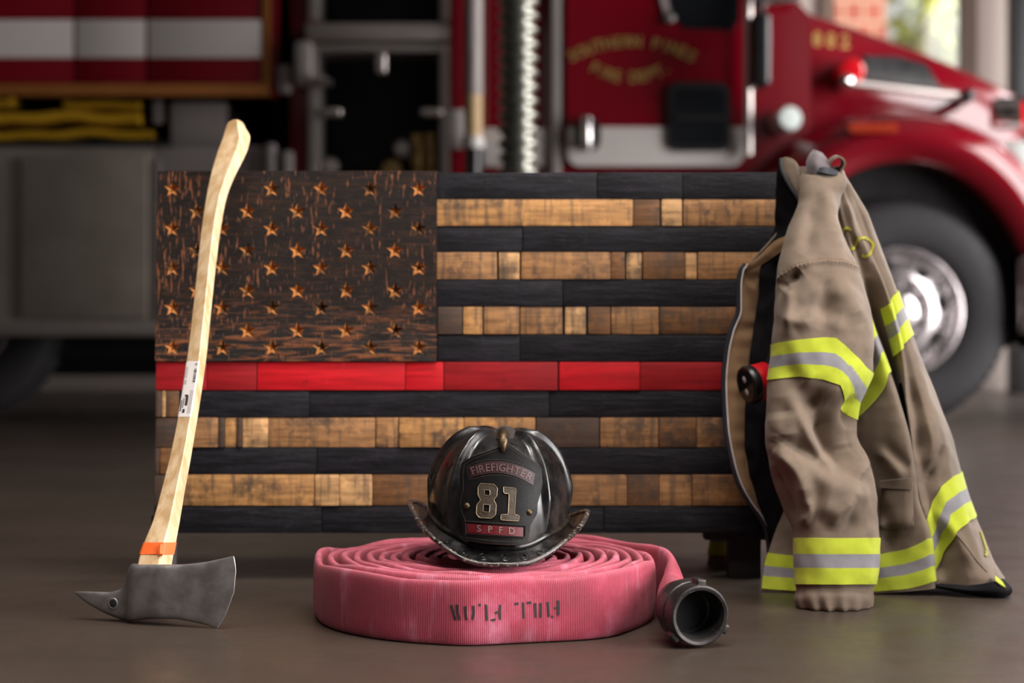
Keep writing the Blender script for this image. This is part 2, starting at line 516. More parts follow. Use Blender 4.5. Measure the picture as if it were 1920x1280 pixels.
def star_mat():
    m, nt, b = _new('carved_star_wood'); g = NG(nt)
    v = g.coord('Object'); n = g.noise(v, 70, 4, 0.65); n2 = g.noise(v, 35, 3, 0.6)
    c = g.mix(n, srgb(176, 112, 56), srgb(214, 150, 84))
    c = g.mix(g.math('MULTIPLY', g.ramp(n2, 0.46, 0.62), 0.9), c, srgb(40, 28, 22))
    nt.links.new(c, b.inputs['Base Color']); b.inputs['Roughness'].default_value = 0.55
    nt.links.new(g.bump(n, 0.4, 0.001), b.inputs['Normal'])
    return m
M['star'] = star_mat()
M['black_wood'] = simple('black_wood', srgb(30, 26, 26), 0.6, 0, 0.25, 30, 0.4, 90)

# ---- axe
def hickory():
    m, nt, b = _new('hickory'); g = NG(nt)
    v = g.coord('Object', (60, 60, 4), rot=(0, 0.12, 0))
    n = g.noise(v, 1.0, 5, 0.55, 0.15); n2 = g.noise(g.coord('Object', (1, 1, 0.35)), 60, 3, 0.5); n3 = g.noise(g.coord('Object'), 3, 2, 0.5)
    c = g.mix(g.ramp(n, 0.3, 0.7), srgb(184, 148, 104), srgb(214, 188, 152))
    c = g.mix(g.math('MULTIPLY', g.ramp(n3, 0.45, 0.6), 0.2), c, srgb(186, 138, 84))
    c = g.mix(g.math('MULTIPLY', g.ramp(n2, 0.75, 0.8), 0.9), c, srgb(40, 32, 26))
    nt.links.new(c, b.inputs['Base Color']); b.inputs['Roughness'].default_value = 0.36
    b.inputs['Coat Weight'].default_value = 0.25; b.inputs['Coat Roughness'].default_value = 0.25
    nt.links.new(g.bump(n, 0.08, 0.0006), b.inputs['Normal'])
    return m
M['hickory'] = hickory()

def steel():
    m, nt, b = _new('worn_forged_steel'); g = NG(nt)
    v = g.coord('Object'); n = g.noise(v, 28, 6, 0.65); n2 = g.noise(v, 9, 4, 0.6); n3 = g.noise(v, 160, 3, 0.6)
    c = g.mix(g.ramp(n, 0.3, 0.7), srgb(122, 118, 118), srgb(146, 141, 139))
    c = g.mix(g.math('MULTIPLY', g.ramp(n2, 0.55, 0.7), 0.22), c, srgb(116, 96, 82))
    nt.links.new(c, b.inputs['Base Color']); b.inputs['Metallic'].default_value = 0.6
    nt.links.new(g.ramp(n, 0.3, 0.7, 0.36, 0.56), b.inputs['Roughness'])
    nt.links.new(g.bump(g.math('ADD', n, g.math('MULTIPLY', n3, 0.4)), 0.25, 0.0012), b.inputs['Normal'])
    return m
M['steel'] = steel()
M['orange_tape'] = simple('orange_tape', srgb(226, 96, 34), 0.5, 0, 0.12, 60, 0.2, 200)
M['sticker'] = simple('paper_sticker', srgb(226, 218, 214), 0.5, 0, 0.03, 20)
M['ink'] = simple('black_ink', srgb(38, 36, 38), 0.6, 0, 0.2, 200)
M['grey_ink'] = simple('grey_ink', srgb(150, 143, 141), 0.6, 0, 0.2, 200)

# ---- hose
def hose_mat():
    m, nt, b = _new('woven_hose_jacket'); g = NG(nt)
    uv = g.n('ShaderNodeTexCoord').outputs['UV']
    sx = g.n('ShaderNodeSeparateXYZ', {0: uv}).outputs
    s1 = g.math('SINE', g.math('MULTIPLY', sx[0], 2 * PI / 0.0029))
    s2 = g.math('SINE', g.math('MULTIPLY', sx[1], 2 * PI / 0.0022))
    rib = g.math('MULTIPLY_ADD', s1, 0.5, 0.5)
    v = g.coord('Object'); n = g.noise(v, 11, 5, 0.6); n2 = g.noise(v, 60, 4, 0.65)
    n3 = g.noise(g.n('ShaderNodeMapping', {'Vector': uv, 'Scale': (22, 3, 1)}).outputs[0], 1.0, 3, 0.6)
    c = g.mix(g.ramp(n, 0.35, 0.65), srgb(150, 16, 50), srgb(182, 32, 70))
    white = g.math('ADD', g.math('MULTIPLY', g.ramp(n3, 0.53, 0.68), 0.55), g.math('MULTIPLY', g.ramp(n, 0.53, 0.68), 0.3))
    white = g.math('MULTIPLY', white, g.math('MULTIPLY_ADD', g.ramp(n2, 0.3, 0.7), 0.6, 0.4))
    edge = g.ramp(g.math('ABSOLUTE', sx[1]), 0.04, 0.058)
    c = g.mix(white, c, srgb(226, 156, 180))
    c = g.mix(g.math('MULTIPLY', edge, 0.35), c, srgb(226, 150, 162))
    c = g.mix(g.math('MULTIPLY', rib, 0.9), g.mix(1.0, c, (0.66, 0.45, 0.52), 'MULTIPLY'), g.mix(0.16, c, srgb(236, 180, 196)))
    nt.links.new(c, b.inputs['Base Color']); b.inputs['Roughness'].default_value = 0.8
    b.inputs['Sheen Weight'].default_value = 0.05
    h = g.math('ADD', rib, g.math('MULTIPLY', s2, 0.07))
    nt.links.new(g.bump(h, 0.55, 0.0008), b.inputs['Normal'])
    return m
M['hose'] = hose_mat()

def cast_metal():
    m, nt, b = _new('anodised_coupling_metal'); g = NG(nt)
    v = g.coord('Object'); n = g.noise(v, 30, 5, 0.65); n2 = g.noise(v, 220, 2, 0.6)
    c = g.mix(g.ramp(n, 0.35, 0.7), srgb(50, 47, 47), srgb(76, 72, 71))
    c = g.mix(g.math('MULTIPLY', g.ramp(n2, 0.68, 0.75), 0.8), c, srgb(190, 184, 182))
    nt.links.new(c, b.inputs['Base Color']); b.inputs['Metallic'].default_value = 0.7
    b.inputs['Roughness'].default_value = 0.42
    nt.links.new(g.bump(n2, 0.2, 0.0006), b.inputs['Normal'])
    return m
M['coupling'] = cast_metal()

# ---- helmet
def helmet_mat(name, lo, hi, chips=0.66):
    m, nt, b = _new(name); g = NG(nt)
    v = g.coord('Object'); n = g.noise(v, 30, 6, 0.65); n2 = g.noise(v, 130, 4, 0.65); n3 = g.noise(v, 8, 4, 0.6)
    c = g.mix(g.ramp(n, 0.3, 0.7), lo, hi)
    c = g.mix(g.math('MULTIPLY', g.ramp(n3, 0.52, 0.75), 0.35), c, srgb(86, 66, 50))
    c = g.mix(g.math('MULTIPLY', g.ramp(n2, chips, chips + 0.05), 0.7), c, srgb(150, 140, 130))
    nt.links.new(c, b.inputs['Base Color'])
    nt.links.new(g.ramp(n, 0.3, 0.7, 0.2, 0.42), b.inputs['Roughness'])
    b.inputs['Coat Weight'].default_value = 0.25; b.inputs['Coat Roughness'].default_value = 0.12
    nt.links.new(g.bump(g.math('ADD', n, g.math('MULTIPLY', n2, 0.5)), 0.16, 0.001), b.inputs['Normal'])
    return m
M['helmet'] = helmet_mat('black_enamelled_leather', srgb(12, 11, 12), srgb(30, 28, 29), 0.72)
M['helmet_edge'] = helmet_mat('chipped_rim_paint', srgb(22, 20, 20), srgb(70, 62, 58), 0.56)
M['shield'] = simple('black_shield_leather', srgb(15, 13, 14), 0.5, 0, 0.3, 40, 0.25, 300, spec=0.18)
M['shield_edge'] = simple('shield_leather_edge', srgb(64, 52, 46), 0.5, 0, 0.3, 90, 0.25, 300)
M['patch_red'] = simple('red_patch_leather', srgb(84, 10, 18), 0.45, 0, 0.35, 60, 0.2, 300)
M['patch_maroon'] = simple('maroon_patch_leather', srgb(38, 11, 14), 0.5, 0, 0.35, 60, 0.2, 300)
M['letter_grey'] = simple('worn_silver_letter', srgb(118, 98, 94), 0.5, 0.1, 0.35, 120)
M['letter_dull'] = simple('dull_embossed_letter', srgb(92, 66, 63), 0.5, 0.1, 0.45, 90)
M['numeral'] = simple('tarnished_numeral', srgb(66, 56, 45), 0.5, 0.2, 0.55, 150, 0.5, 500)
M['numeral_edge'] = simple('numeral_edge', srgb(132, 116, 92), 0.4, 0.4, 0.3, 150)
M['stitch'] = simple('stitching', srgb(48, 42, 40), 0.7, 0, 0.3, 200)
M['eagle'] = simple('tarnished_brass', srgb(84, 70, 52), 0.42, 0.85, 0.45, 120, 0.5, 220)
M['eagle_plate'] = simple('dull_grey_metal', srgb(120, 112, 110), 0.4, 0.6, 0.2, 80)

# ---- coat
def canvas(name, a, b_, dirt):
    m, nt, b = _new(name); g = NG(nt)
    v = g.coord('Object'); n = g.noise(v, 7, 5, 0.62); n2 = g.noise(v, 38, 4, 0.6)
    w = g.noise(g.coord('Object', (1500, 400, 1500)), 1.0, 1, 0.5)
    c = g.mix(g.ramp(n, 0.3, 0.7), a, b_)
    c = g.mix(g.math('MULTIPLY', g.ramp(n2, 0.5, 0.75), 0.3), c, dirt)
    c = g.mix(g.math('MULTIPLY', w, 0.25), c, g.mix(1.0, c, (1.5, 1.5, 1.5), 'MULTIPLY'))
    nt.links.new(c, b.inputs['Base Color']); b.inputs['Roughness'].default_value = 0.85
    b.inputs['Sheen Weight'].default_value = 0.0 if 'lining' in name else 0.12; b.inputs['Specular IOR Level'].default_value = 0.1 if 'lining' in name else 0.3
    nt.links.new(g.bump(g.math('ADD', g.math('MULTIPLY', w, 0.35), n2), 0.25, 0.0012), b.inputs['Normal'])
    return m
M['canvas'] = canvas('khaki_canvas', srgb(96, 82, 69), srgb(116, 100, 86), srgb(74, 62, 52))
M['facing'] = canvas('tan_facing', srgb(122, 94, 66), srgb(144, 113, 82), srgb(92, 68, 46))
M['lining'] = canvas('black_lining', srgb(14, 13, 15), srgb(23, 22, 25), srgb(10, 10, 11))
M['lime'] = canvas('lime_tape', srgb(158, 168, 34), srgb(176, 186, 54), srgb(120, 124, 40))
M['silver'] = canvas('silver_tape', srgb(116, 114, 118), srgb(134, 131, 134), srgb(98, 94, 96))
M['leather_grey'] = canvas('grey_leather', srgb(82, 74, 76), srgb(100, 92, 94), srgb(60, 54, 54))
M['letter_lime'] = canvas('lime_lettering', srgb(128, 122, 26), srgb(146, 140, 40), srgb(92, 84, 26))
M['torch_red'] = simple('torch_red', srgb(190, 14, 26), 0.35, 0, 0.1, 20)
# ------------------------------------------------------------------ room shell
RX0, RX1, RY0, RY1, RZ = -9.0, 4.3, -2.4, 12.4, 4.7
RXN, RYN = 2.6, 4.5          # added wall jog out of view, set close to strengthen foreground light
def slabobj(name, boxes, mat, bev=0):
    b = MB()
    for lo, hi in boxes: b.box(lo, hi, bev)
    return structure(b.build(name, mat, None, smooth=False))
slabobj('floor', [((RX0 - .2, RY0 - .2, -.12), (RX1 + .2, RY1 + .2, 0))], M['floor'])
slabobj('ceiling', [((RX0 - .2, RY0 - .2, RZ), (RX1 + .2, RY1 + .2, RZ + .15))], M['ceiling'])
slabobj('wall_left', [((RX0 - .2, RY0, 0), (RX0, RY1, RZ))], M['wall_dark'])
def wall_with_holes(name, axis, at, th, lo, hi, holes, mat):
    """wall along one axis with window or door openings (a, b, z0, z1)"""
    bx_ = []; c = lo
    def add(a, b_, z0, z1):
        if b_ - a > 1e-4 and z1 - z0 > 1e-4:
            bx_.append(((at, a, z0), (at + th, b_, z1)) if axis == 'y' else ((a, at, z0), (b_, at + th, z1)))
    for a, b_, z0, z1 in holes:
        add(c, a, 0, RZ); add(a, b_, 0, z0); add(a, b_, z1, RZ); c = b_
    add(c, hi, 0, RZ)
    return slabobj(name, bx_, mat)
NEAR = (-1.6, 2.7, .35, 3.9)           # opening in the added near wall, letting light reach the foreground
DOORS = [(5.5, 8.1, 0, 3.7), (8.6, 11.9, 0, 3.7)]
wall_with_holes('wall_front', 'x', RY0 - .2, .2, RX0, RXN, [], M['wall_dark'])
wall_with_holes('wall_near_added', 'y', RXN, .2, RY0, RYN, [NEAR], M['wall_dark'])
slabobj('wall_return_added', [((RXN + .2, RYN - .2, 0), (RX1 + .2, RYN, RZ))], M['wall_dark'])  # closes the added wall jog, out of view
wall_with_holes('wall_right', 'y', RX1, .2, RYN, RY1, DOORS, M['wall_paint'])
for i, (x_, (a, b_, z0, z1)) in enumerate([(RXN, NEAR)] + [(RX1, d) for d in DOORS]):
    slabobj('trim_%d' % (i + 1), [((x_ - .03, a - .1, z0), (x_ + .03, a, z1 + .1)), ((x_ - .03, b_, z0), (x_ + .03, b_ + .1, z1 + .1)), ((x_ - .03, a, z1), (x_ + .03, b_, z1 + .1))], M['frame_brown'])
# back wall with a window that shows the garden behind
def bx(px, Y): return (px - CX) * Y / F
wx0, wx1 = bx(1560, RY1), bx(1806, RY1)
wz0, wz1 = 1.15, 3.1
slabobj('wall_back', [((RX0, RY1, 0), (wx0, RY1 + .2, RZ)), ((wx1, RY1, 0), (RX1, RY1 + .2, RZ)),
                      ((wx0, RY1, 0), (wx1, RY1 + .2, wz0)), ((wx0, RY1, wz1), (wx1, RY1 + .2, RZ))], M['wall_paint'])
wb = MB()
fw = bx(1830, RY1) - wx1
wb.box((wx1 - .01, RY1 - .05, wz0 - fw), (wx1 + fw, RY1 + .1, wz1 + fw), .005)
wb.box((wx0 - fw, RY1 - .05, wz0 - fw), (wx0 + .01, RY1 + .1, wz1 + fw), .005)
wb.box((wx0, RY1 - .05, wz1 - .01), (wx1, RY1 + .1, wz1 + fw), .005)
wb.box((wx0, RY1 - .05, wz0 - fw), (wx1, RY1 + .1, wz0 + .01), .005)
win = structure(wb.build('window_1', M['frame_brown'], None, smooth=False))
gp = MB(); gp.box((wx0, RY1 + .03, wz0), (wx1, RY1 + .036, wz1)); gpo = gp.build('glass_pane', M['glass'], win, smooth=False)
# dark post standing against the back wall at the right edge of the view
b = MB(); xx = bx(1902, RY1 - .5); b.box((xx, RY1 - .5, 0), (xx + .22, RY1 - .3, 3.6), .01)
b.build('door_track_post', M['black_plastic'], None, org=(xx, RY1 - .4, 0))
tag(bpy.data.objects['door_track_post'], 'dark upright door track post beside the pale wall at far right', 'post')

# outside: brick building and trees seen through the window
slabobj('ground', [((-30, RY1 + .4, -.2), (40, 60, -.1))], M['outside_ground'])
b = MB(); b.box((2.2, 20, -.1), (bx(1662, 20), 25, 5.5)); 
o = b.build('brick_building', M['brick'], None, smooth=False, org=(3, 22, -.1)); tag(o, 'red brick building outside, left in the window behind the hood', 'building')
def tree(name, x, y, h, r, mat, label, seed):
    rg = np.random.default_rng(seed)
    t = thing(name, label, 'tree', (x, y, -.1), 'garden trees outside the window')
    b = MB(); b.tube([(x, y, -.1), (x + .1, y, h * .3), (x, y + .1, h * .6)], [.16, .12, .06], 8); b.build('trunk', M['bark'], t)
    b = MB()
    for i in range(900):
        d = rg.normal(size=3); d /= np.linalg.norm(d); q = np.array([x, y, h * .58]) + d * r * rg.uniform(.35, 1) * np.array([1, 1, h * .45 / r])
        u = rg.normal(size=3); u /= np.linalg.norm(u); w = np.cross(u, d); w /= np.linalg.norm(w) + 1e-6
        s_ = rg.uniform(.1, .22)
        b.add([q - u * s_, q + w * s_ * .5, q + u * s_, q - w * s_ * .5], [(0, 1, 2, 3)])
    o = b.build('foliage', mat, t, smooth=False)
tree('garden_tree', 5.3, 22.5, 5.0, 1.0, M['leaf'], 'pale green tree outside the window, next to the brick building', 1)
tree('garden_tree', 6.5, 24.5, 5.5, 1.15, M['leaf2'], 'yellowish tree outside the window, farther right from the brick building', 2)

# ------------------------------------------------------------------ fire truck
YT = 8.46
truck = thing('fire_truck', 'dark red and white fire truck parked behind the wooden flag', 'fire truck', (0.3, 9.6, 0))
def tb(mb, x0, y0, x1, y1, yf=YT, dep=.05, bev=.004, m=0):
    a = P(x0, y0, yf); c = P(x1, y1, yf)
    mb.box((a[0], yf, c[2]), (c[0], yf + dep, a[2]), bev, m); return mb
def tpart(name, boxes, mat, par=None, **k):
    b = MB()
    for q in boxes: tb(b, *q[:4], **(q[4] if len(q) > 4 else {}))
    return b.build(name, M[mat] if isinstance(mat, str) else mat, par or truck, **k)

# rear body: three flush red panels with a white stripe, gold line
for x0, x1 in ((-300, 138), (142, 273), (277, 490)):
    pn = tpart('body_panel', [(x0, -330, x1, 156, dict(dep=2.2, bev=.006))], 'truck_red')
    tpart('white_stripe', [(x0 + 1, 37, x1 - 1, 108, dict(yf=YT - .004, dep=.006, bev=.001))], 'truck_white', pn)
gl = tpart('gold_line', [(-300, 157, 506, 179, dict(yf=YT - .006, dep=.06, bev=.004)), (491, -330, 506, 157, dict(yf=YT - .006, dep=.06, bev=.004))], 'gold_line')
tpart('body_edge', [(506, -330, 520, 181, dict(dep=2.2))], 'truck_red')
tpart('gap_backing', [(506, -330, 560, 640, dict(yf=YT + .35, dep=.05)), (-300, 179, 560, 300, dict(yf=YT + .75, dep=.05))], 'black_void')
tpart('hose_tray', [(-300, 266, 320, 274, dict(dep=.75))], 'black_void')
tpart('pump_housing', [(318, 190, 424, 275, dict(yf=YT + .1, dep=.5, bev=.02))], 'grey_paint')
tpart('small_latch', [(286, 188, 306, 232, dict(yf=YT + .12, dep=.05, bev=.01))], 'grey_paint')
# running-board storage box in diamond plate
bxp = tpart('storage_box', [(-300, 274, 286, 604, dict(yf=YT + .02, dep=.12, bev=.006))], M['diamond'])
tpart('box_door', [(38, 292, 275, 596, dict(yf=YT - .004, dep=.03, bev=.008))], M['diamond'], bxp)
tpart('box_sill', [(-300, 602, 520, 630, dict(yf=YT - .02, dep=.2, bev=.008))], 'brushed', bxp)
tpart('side_step_panel', [(286, 274, 516, 604, dict(yf=YT + .03, dep=.12, bev=.006))], 'grey_paint')
tpart('step_edge', [(286, 300, 300, 604, dict(yf=YT + .015, dep=.05, bev=.004))], 'brushed')
tpart('hose_hook', [(497, 268, 516, 330, dict(yf=YT - .02, dep=.06, bev=.015)), (526, 282, 548, 330, dict(yf=YT - .02, dep=.06, bev=.015))], 'grey_paint')
# chassis and wheels
tpart('rail_and_shade_block', [(-300, 610, 1420, 672, dict(yf=YT + .3, dep=1.6, bev=.01)), (-300, 600, 330, 704, dict(yf=YT + .9, dep=.9, bev=.01))], 'black_void')  # lower second block added to darken the unlit space under the body
def wheel(name, px, py, R, yf, label=None):
    c = P(px, py, yf); c[2] = R
    b = MB(); r = R
    prof = [(r * .56, .30), (r * .56, .03), (r * .60, .012), (r * .68, .0), (r * .80, -.004), (r * .90, .004), (r * .955, .02), (r * .985, .045), (r, .08), (r, .24), (r * .97, .29), (r * .9, .31)]
    b.lathe(prof, c, (0, 1, 0), 72)
    for k in range(60):     # tread blocks on the shoulder
        a = 2 * PI * k / 60
        d = np.array([math.cos(a), 0, math.sin(a)]); t_ = np.array([-math.sin(a), 0, math.cos(a)])
        q = [c + d * (r * (.972 if s0 < 0 else .999)) + t_ * s1 * .018 + np.array([0, y_, 0]) for s0, y_ in ((-1, .03), (1, .075)) for s1 in (-1, 1)]
        q2 = [p_ + d * .006 - np.array([0, .004, 0]) for p_ in q]
        b.add(q + q2, [(4, 5, 7, 6), (0, 1, 5, 4), (2, 6, 7, 3), (0, 4, 6, 2), (1, 3, 7, 5)])
    w = b.build(name, M['black_rubber'], truck)
    b = MB(); q = r * .57
    b.lathe([(q, .02), (q, -.004), (q * .97, -.006), (q * .93, .01), (q * .86, .05), (q * .80, .06), (q * .62, .035), (q * .54, .02), (q * .48, .02), (q * .46, .03), (q * .30, .03), (q * .28, -.03), (q * .2, -.045), (0, -.05)], c, (0, 1, 0), 64, cap=False)
    b.build('rim', M['rim'], w)
    for k in range(10):
        a = 2 * PI * (k + .5) / 10
        d = np.array([math.cos(a), 0, math.sin(a)])
        b = MB(); b.lathe([(.022, .03), (.022, -.004), (.017, -.02), (.01, -.03), (0, -.032)], c + d * q * .385, (0, 1, 0), 12); b.build('lug_nut', M['chrome'], w)
    for k in range(8):
        a = 2 * PI * k / 8 + .2
        d = np.array([math.cos(a), 0, math.sin(a)]); t_ = np.array([-math.sin(a), 0, math.cos(a)])
        lp = [(math.cos(s_) * .036, math.sin(s_) * .02) for s_ in np.linspace(0, 2 * PI, 16, endpoint=False)]
        b = MB(); b.relief(fill([lp]), lambda p: c + d * q * .71 + p[:, :1] * t_ + p[:, 1:2] * (d + np.array([0, .42, 0])) + np.array([0, .046, 0]), lambda p: np.tile([0, -1., 0], (len(p), 1)), .004)
        b.build('hand_hole', M['black_void'], w)
    return w
wheel('front_wheel', 1685, 585, .527, 8.4)
wheel('rear_wheel', -95, 585, .52, 8.62)

# pump panel bay between body and cab
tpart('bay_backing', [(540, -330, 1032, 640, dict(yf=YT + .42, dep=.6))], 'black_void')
for x0, y0, x1, y1, mt in ((545, -330, 592, 70, 'truck_red'), (545, 160, 580, 640, 'truck_red'), (838, -330, 872, 335, 'truck_red'), (905, -330, 1034, 640, 'truck_red')):
    tpart('bay_post', [(x0, y0, x1, y1, dict(yf=YT + .03, dep=.35))], mt)
tpart('bay_frame', [(578, -330, 597, 38, dict(yf=YT, dep=.3)), (824, -330, 842, 38, dict(yf=YT, dep=.3)), (572, 42, 842, 76, dict(yf=YT - .03, dep=.35, bev=.015)),
                    (578, 82, 842, 97, dict(yf=YT, dep=.3)), (578, 97, 597, 640, dict(yf=YT, dep=.3)), (824, 97, 842, 640, dict(yf=YT, dep=.3))], 'brushed')
tpart('hinge_cover', [(550, 76, 583, 160, dict(yf=YT - .05, dep=.1, bev=.02))], 'grey_paint')
tpart('hinge_bracket', [(519, 120, 545, 175, dict(yf=YT - .02, dep=.06, bev=.02))], 'grey_paint')
b = MB()
for x0, y0, x1, y1 in ((598, 202, 640, 217), (788, 202, 830, 217), (704, 98, 724, 136), (578, 145, 620, 160)):
    a, c = P(x0, y0, YT - .05), P(x1, y1, YT - .05)
    bb = MB(); bb.box((a[0], YT - .05, c[2]), (c[0], YT + .03, a[2]), .014, 0, 3); bb.build('door_latch', M['brushed'], truck)
b = MB(); b.lathe([(0.0, 0), (.022, .004), (.03, .02), (.03, .06)], P(606, 151, YT - .09), (0, 1, 0), 20); b.build('latch_knob', M['chrome'], truck)
for (x, y, r_, mt, y2) in ((755, 280, .042, 'grey_paint', 0), (784, 292, .034, 'brass', 1), (808, 290, .03, 'brass', 1), (735, 318, .05, 'brass', 0), (620, 312, .04, 'brushed', 0)):
    b = MB(); c = P(x, y, YT + .12)
    if y2: b.lathe([(r_ * .8, -.12), (r_, -.11), (r_, .07), (r_ * .8, .08), (r_ * .8, .1)], c, (0, 0, 1), 20)
    else: b.lathe([(0, -.06), (r_ * .7, -.058), (r_, -.04), (r_, .0), (r_ * .7, .01), (r_ * .7, .25)], c, (0, 1, 0), 20)
    b.build('discharge_cap', M[mt], truck)
# upright grab tube beside the bay
b = MB()
for (y0, y1, r_, mt) in ((-330, 178, .045, 0), (178, 256, .043, 1), (256, 278, .052, 2), (278, 420, .04, 3)):
    a, c = P(887, y0, YT - .06), P(887, y1, YT - .06); b.tube([a, (a + c) / 2, c], r_, 18, mt)
b.build('grab_tube', [M['grey_paint'], M['tan_plastic'], M['truck_white'], M['black_plastic']], truck)
tpart('rear_jamb_stripe', [(842, 205, 872, 278, dict(yf=YT + .02, dep=.05)), (906, 240, 1034, 312, dict(yf=YT + .02, dep=.05))], 'truck_white')

# cab
def tprism(name, pts, yf, dep, mat, par=None, step=None):
    b = MB()
    b.relief(fill([pts], step), lambda p: PA(p[:, 0], p[:, 1], yf) + np.array([0, dep, 0]), lambda p: np.tile([0, -1., 0], (len(p), 1)), dep)
    return b.build(name, M[mat] if isinstance(mat, str) else mat, par or truck, angle=30)
tprism('cab_body', [(1030, -700), (1030, 640), (1360, 640), (1400, 420), (1440, 330), (1520, 250), (1520, 30), (1500, 8), (1420, -40), (1330, -330), (1200, -700)], YT + .03, 2.2, 'truck_red')
tpart('door_jamb_trim', [(1034, -600, 1052, 640, dict(yf=YT - .01, dep=.1, bev=.012))], 'grey_paint')
def rrect(x0, y0, x1, y1, r, n=6):
    out = []
    for cx_, cy_, a0 in ((x1 - r, y0 + r, -PI / 2), (x1 - r, y1 - r, 0), (x0 + r, y1 - r, PI / 2), (x0 + r, y0 + r, PI)):
        out += [(cx_ + r * math.cos(a0 + k * PI / 2 / n), cy_ + r * math.sin(a0 + k * PI / 2 / n)) for k in range(n + 1)]
    return out
door = tprism('cab_door', rrect(1062, -560, 1396, 313, 26), YT - .015, .06, 'truck_red')
tprism('white_stripe', [(1063, 238), (1395, 238), (1395, 286)] + rrect(1064, 280, 1395, 311, 24)[7:21] + [(1063, 286)], YT - .021, .008, 'truck_white', door)
ww = tprism('vision_window', rrect(1254, 154, 1369, 283, 20), YT - .04, .04, 'black_plastic', door)
tprism('vision_glass', rrect(1264, 166, 1360, 272, 14), YT - .043, .006, 'dark_glass', door)
tprism('glass_divider', rrect(1266, 216, 1358, 224, 3), YT - .05, .008, 'black_plastic', door)
tprism('handle_recess', rrect(1080, 220, 1126, 284, 20), YT - .024, .012, 'black_plastic', door)
b = MB(); b.tube([P(1100, y, YT - .05 - .02 * math.sin((y - 222) / 58 * PI)) for y in np.linspace(222, 280, 9)], .026, 12); b.build('door_handle', M['chrome'], door)
tprism('side_window', [(1240, -520), (1240, -60), (1262, 26), (1284, 54), (1372, 57), (1386, 38), (1386, -520)], YT - .02, .01, 'dark_glass', door)
tprism('window_trim', [(1222, -520), (1222, -60), (1248, 30), (1256, 20), (1246, -40), (1246, -520)], YT - .03, .02, 'grey_paint', door)
b = MB(); b.lathe([(0, -.012), (.025, -.01), (.03, 0), (.03, .02)], P(1256, 33, YT - .03), (0, 1, 0), 20); b.build('window_rivet', M['chrome'], door)
b = MB(); b.tube([P(1403, y, YT - .07) for y in np.linspace(-200, 290, 12)], .021, 14); b.build('grab_rail', M['brushed'], truck)
b = MB(); a, c = P(1411, 22, YT - .35), P(1446, 160, YT - .35); b.box((a[0], YT - .35, c[2]), (c[0], YT - .16, a[2]), .03, 0, 4)
b.tube([P(1428, 40, YT - .2), P(1424, -10, YT - .1), P(1415, -60, YT)], .018, 10); b.build('side_mirror', M['black_plastic'], truck)
b = MB(); b.tube([P(1410, 5, YT - .12), P(1450, 2, YT - .13), P(1500, -4, YT - .1)], .02, 10); b.build('mirror_arm', M['chrome'], truck)

def arc_text(s, cx_, cy_, R, up, h, spread, mat, name, yf):
    n = len(s); b = MB()
    for k, ch in enumerate(s):
        if ch == ' ': continue
        a = (k - (n - 1) / 2) * spread
        pts, tri = text_tris(ch, 1.0, .02)
        q = pts * np.array([h * 1.25, -h * 1.38]); q[:, 1] += h * .5
        if up: px_, py_, rot = cx_ + R * math.sin(a), cy_ - R * math.cos(a), a
        else: px_, py_, rot = cx_ + R * math.sin(a), cy_ + R * math.cos(a), -a
        c_, s_ = math.cos(rot), math.sin(rot)
        q = np.stack([px_ + q[:, 0] * c_ - q[:, 1] * s_, py_ + q[:, 0] * s_ + q[:, 1] * c_], 1)
        b.relief((q, tri), lambda p: PA(p[:, 0], p[:, 1], yf), lambda p: np.tile([0, -1., 0], (len(p), 1)), .003)
    return b.build(name, mat, door, smooth=False)
for part_ in ('SOUTHERN      ', '         PINES'): arc_text(part_, 1185, 322, 245, True, 21, .0735, M['gold'], 'door_lettering', YT - .018)
for part_ in ('FIRE      ', '     DEPT.'): arc_text(part_, 1181, 12, 132, False, 21, .117, M['gold'], 'door_lettering', YT - .018)

# hood: lofted along its length
hx =  [1.28, 1.42, 1.8, 2.17, 2.5, 2.78, 2.98, 3.1]
hz =  [2.03, 2.005, 1.895, 1.77, 1.64, 1.48, 1.28, 1.0]
hy0 = [8.58, 8.60, 8.66, 8.74, 8.84, 8.98, 9.15, 9.4]
rows = []
for X in np.linspace(hx[0], hx[-1], 34):
    zt, y0 = float(pchip(X, hx, hz)), float(pchip(X, hx, hy0))
    lowz = min(.75, zt - .2)
    h = zt - lowz
    half = [(y0 + .02, lowz), (y0, lowz + h * .35), (y0 + .02, lowz + h * .62), (y0 + .07, lowz + h * .82), (y0 + .16, lowz + h * .94), (y0 + .34, zt), (9.75, zt + .05)]
    full = half + [(19.5 - y, z) for y, z in half[::-1][1:]]
    cr = crom(full, 48)
    rows.append([(X, y, z) for y, z in cr])
hood_g = np.array(rows)
b = MB(); b.grid(hood_g); b.f.append(tuple(33 * 48 + i for i in range(48))); b.m.append(0)
hood = b.build('engine_hood', M['truck_red'], truck)
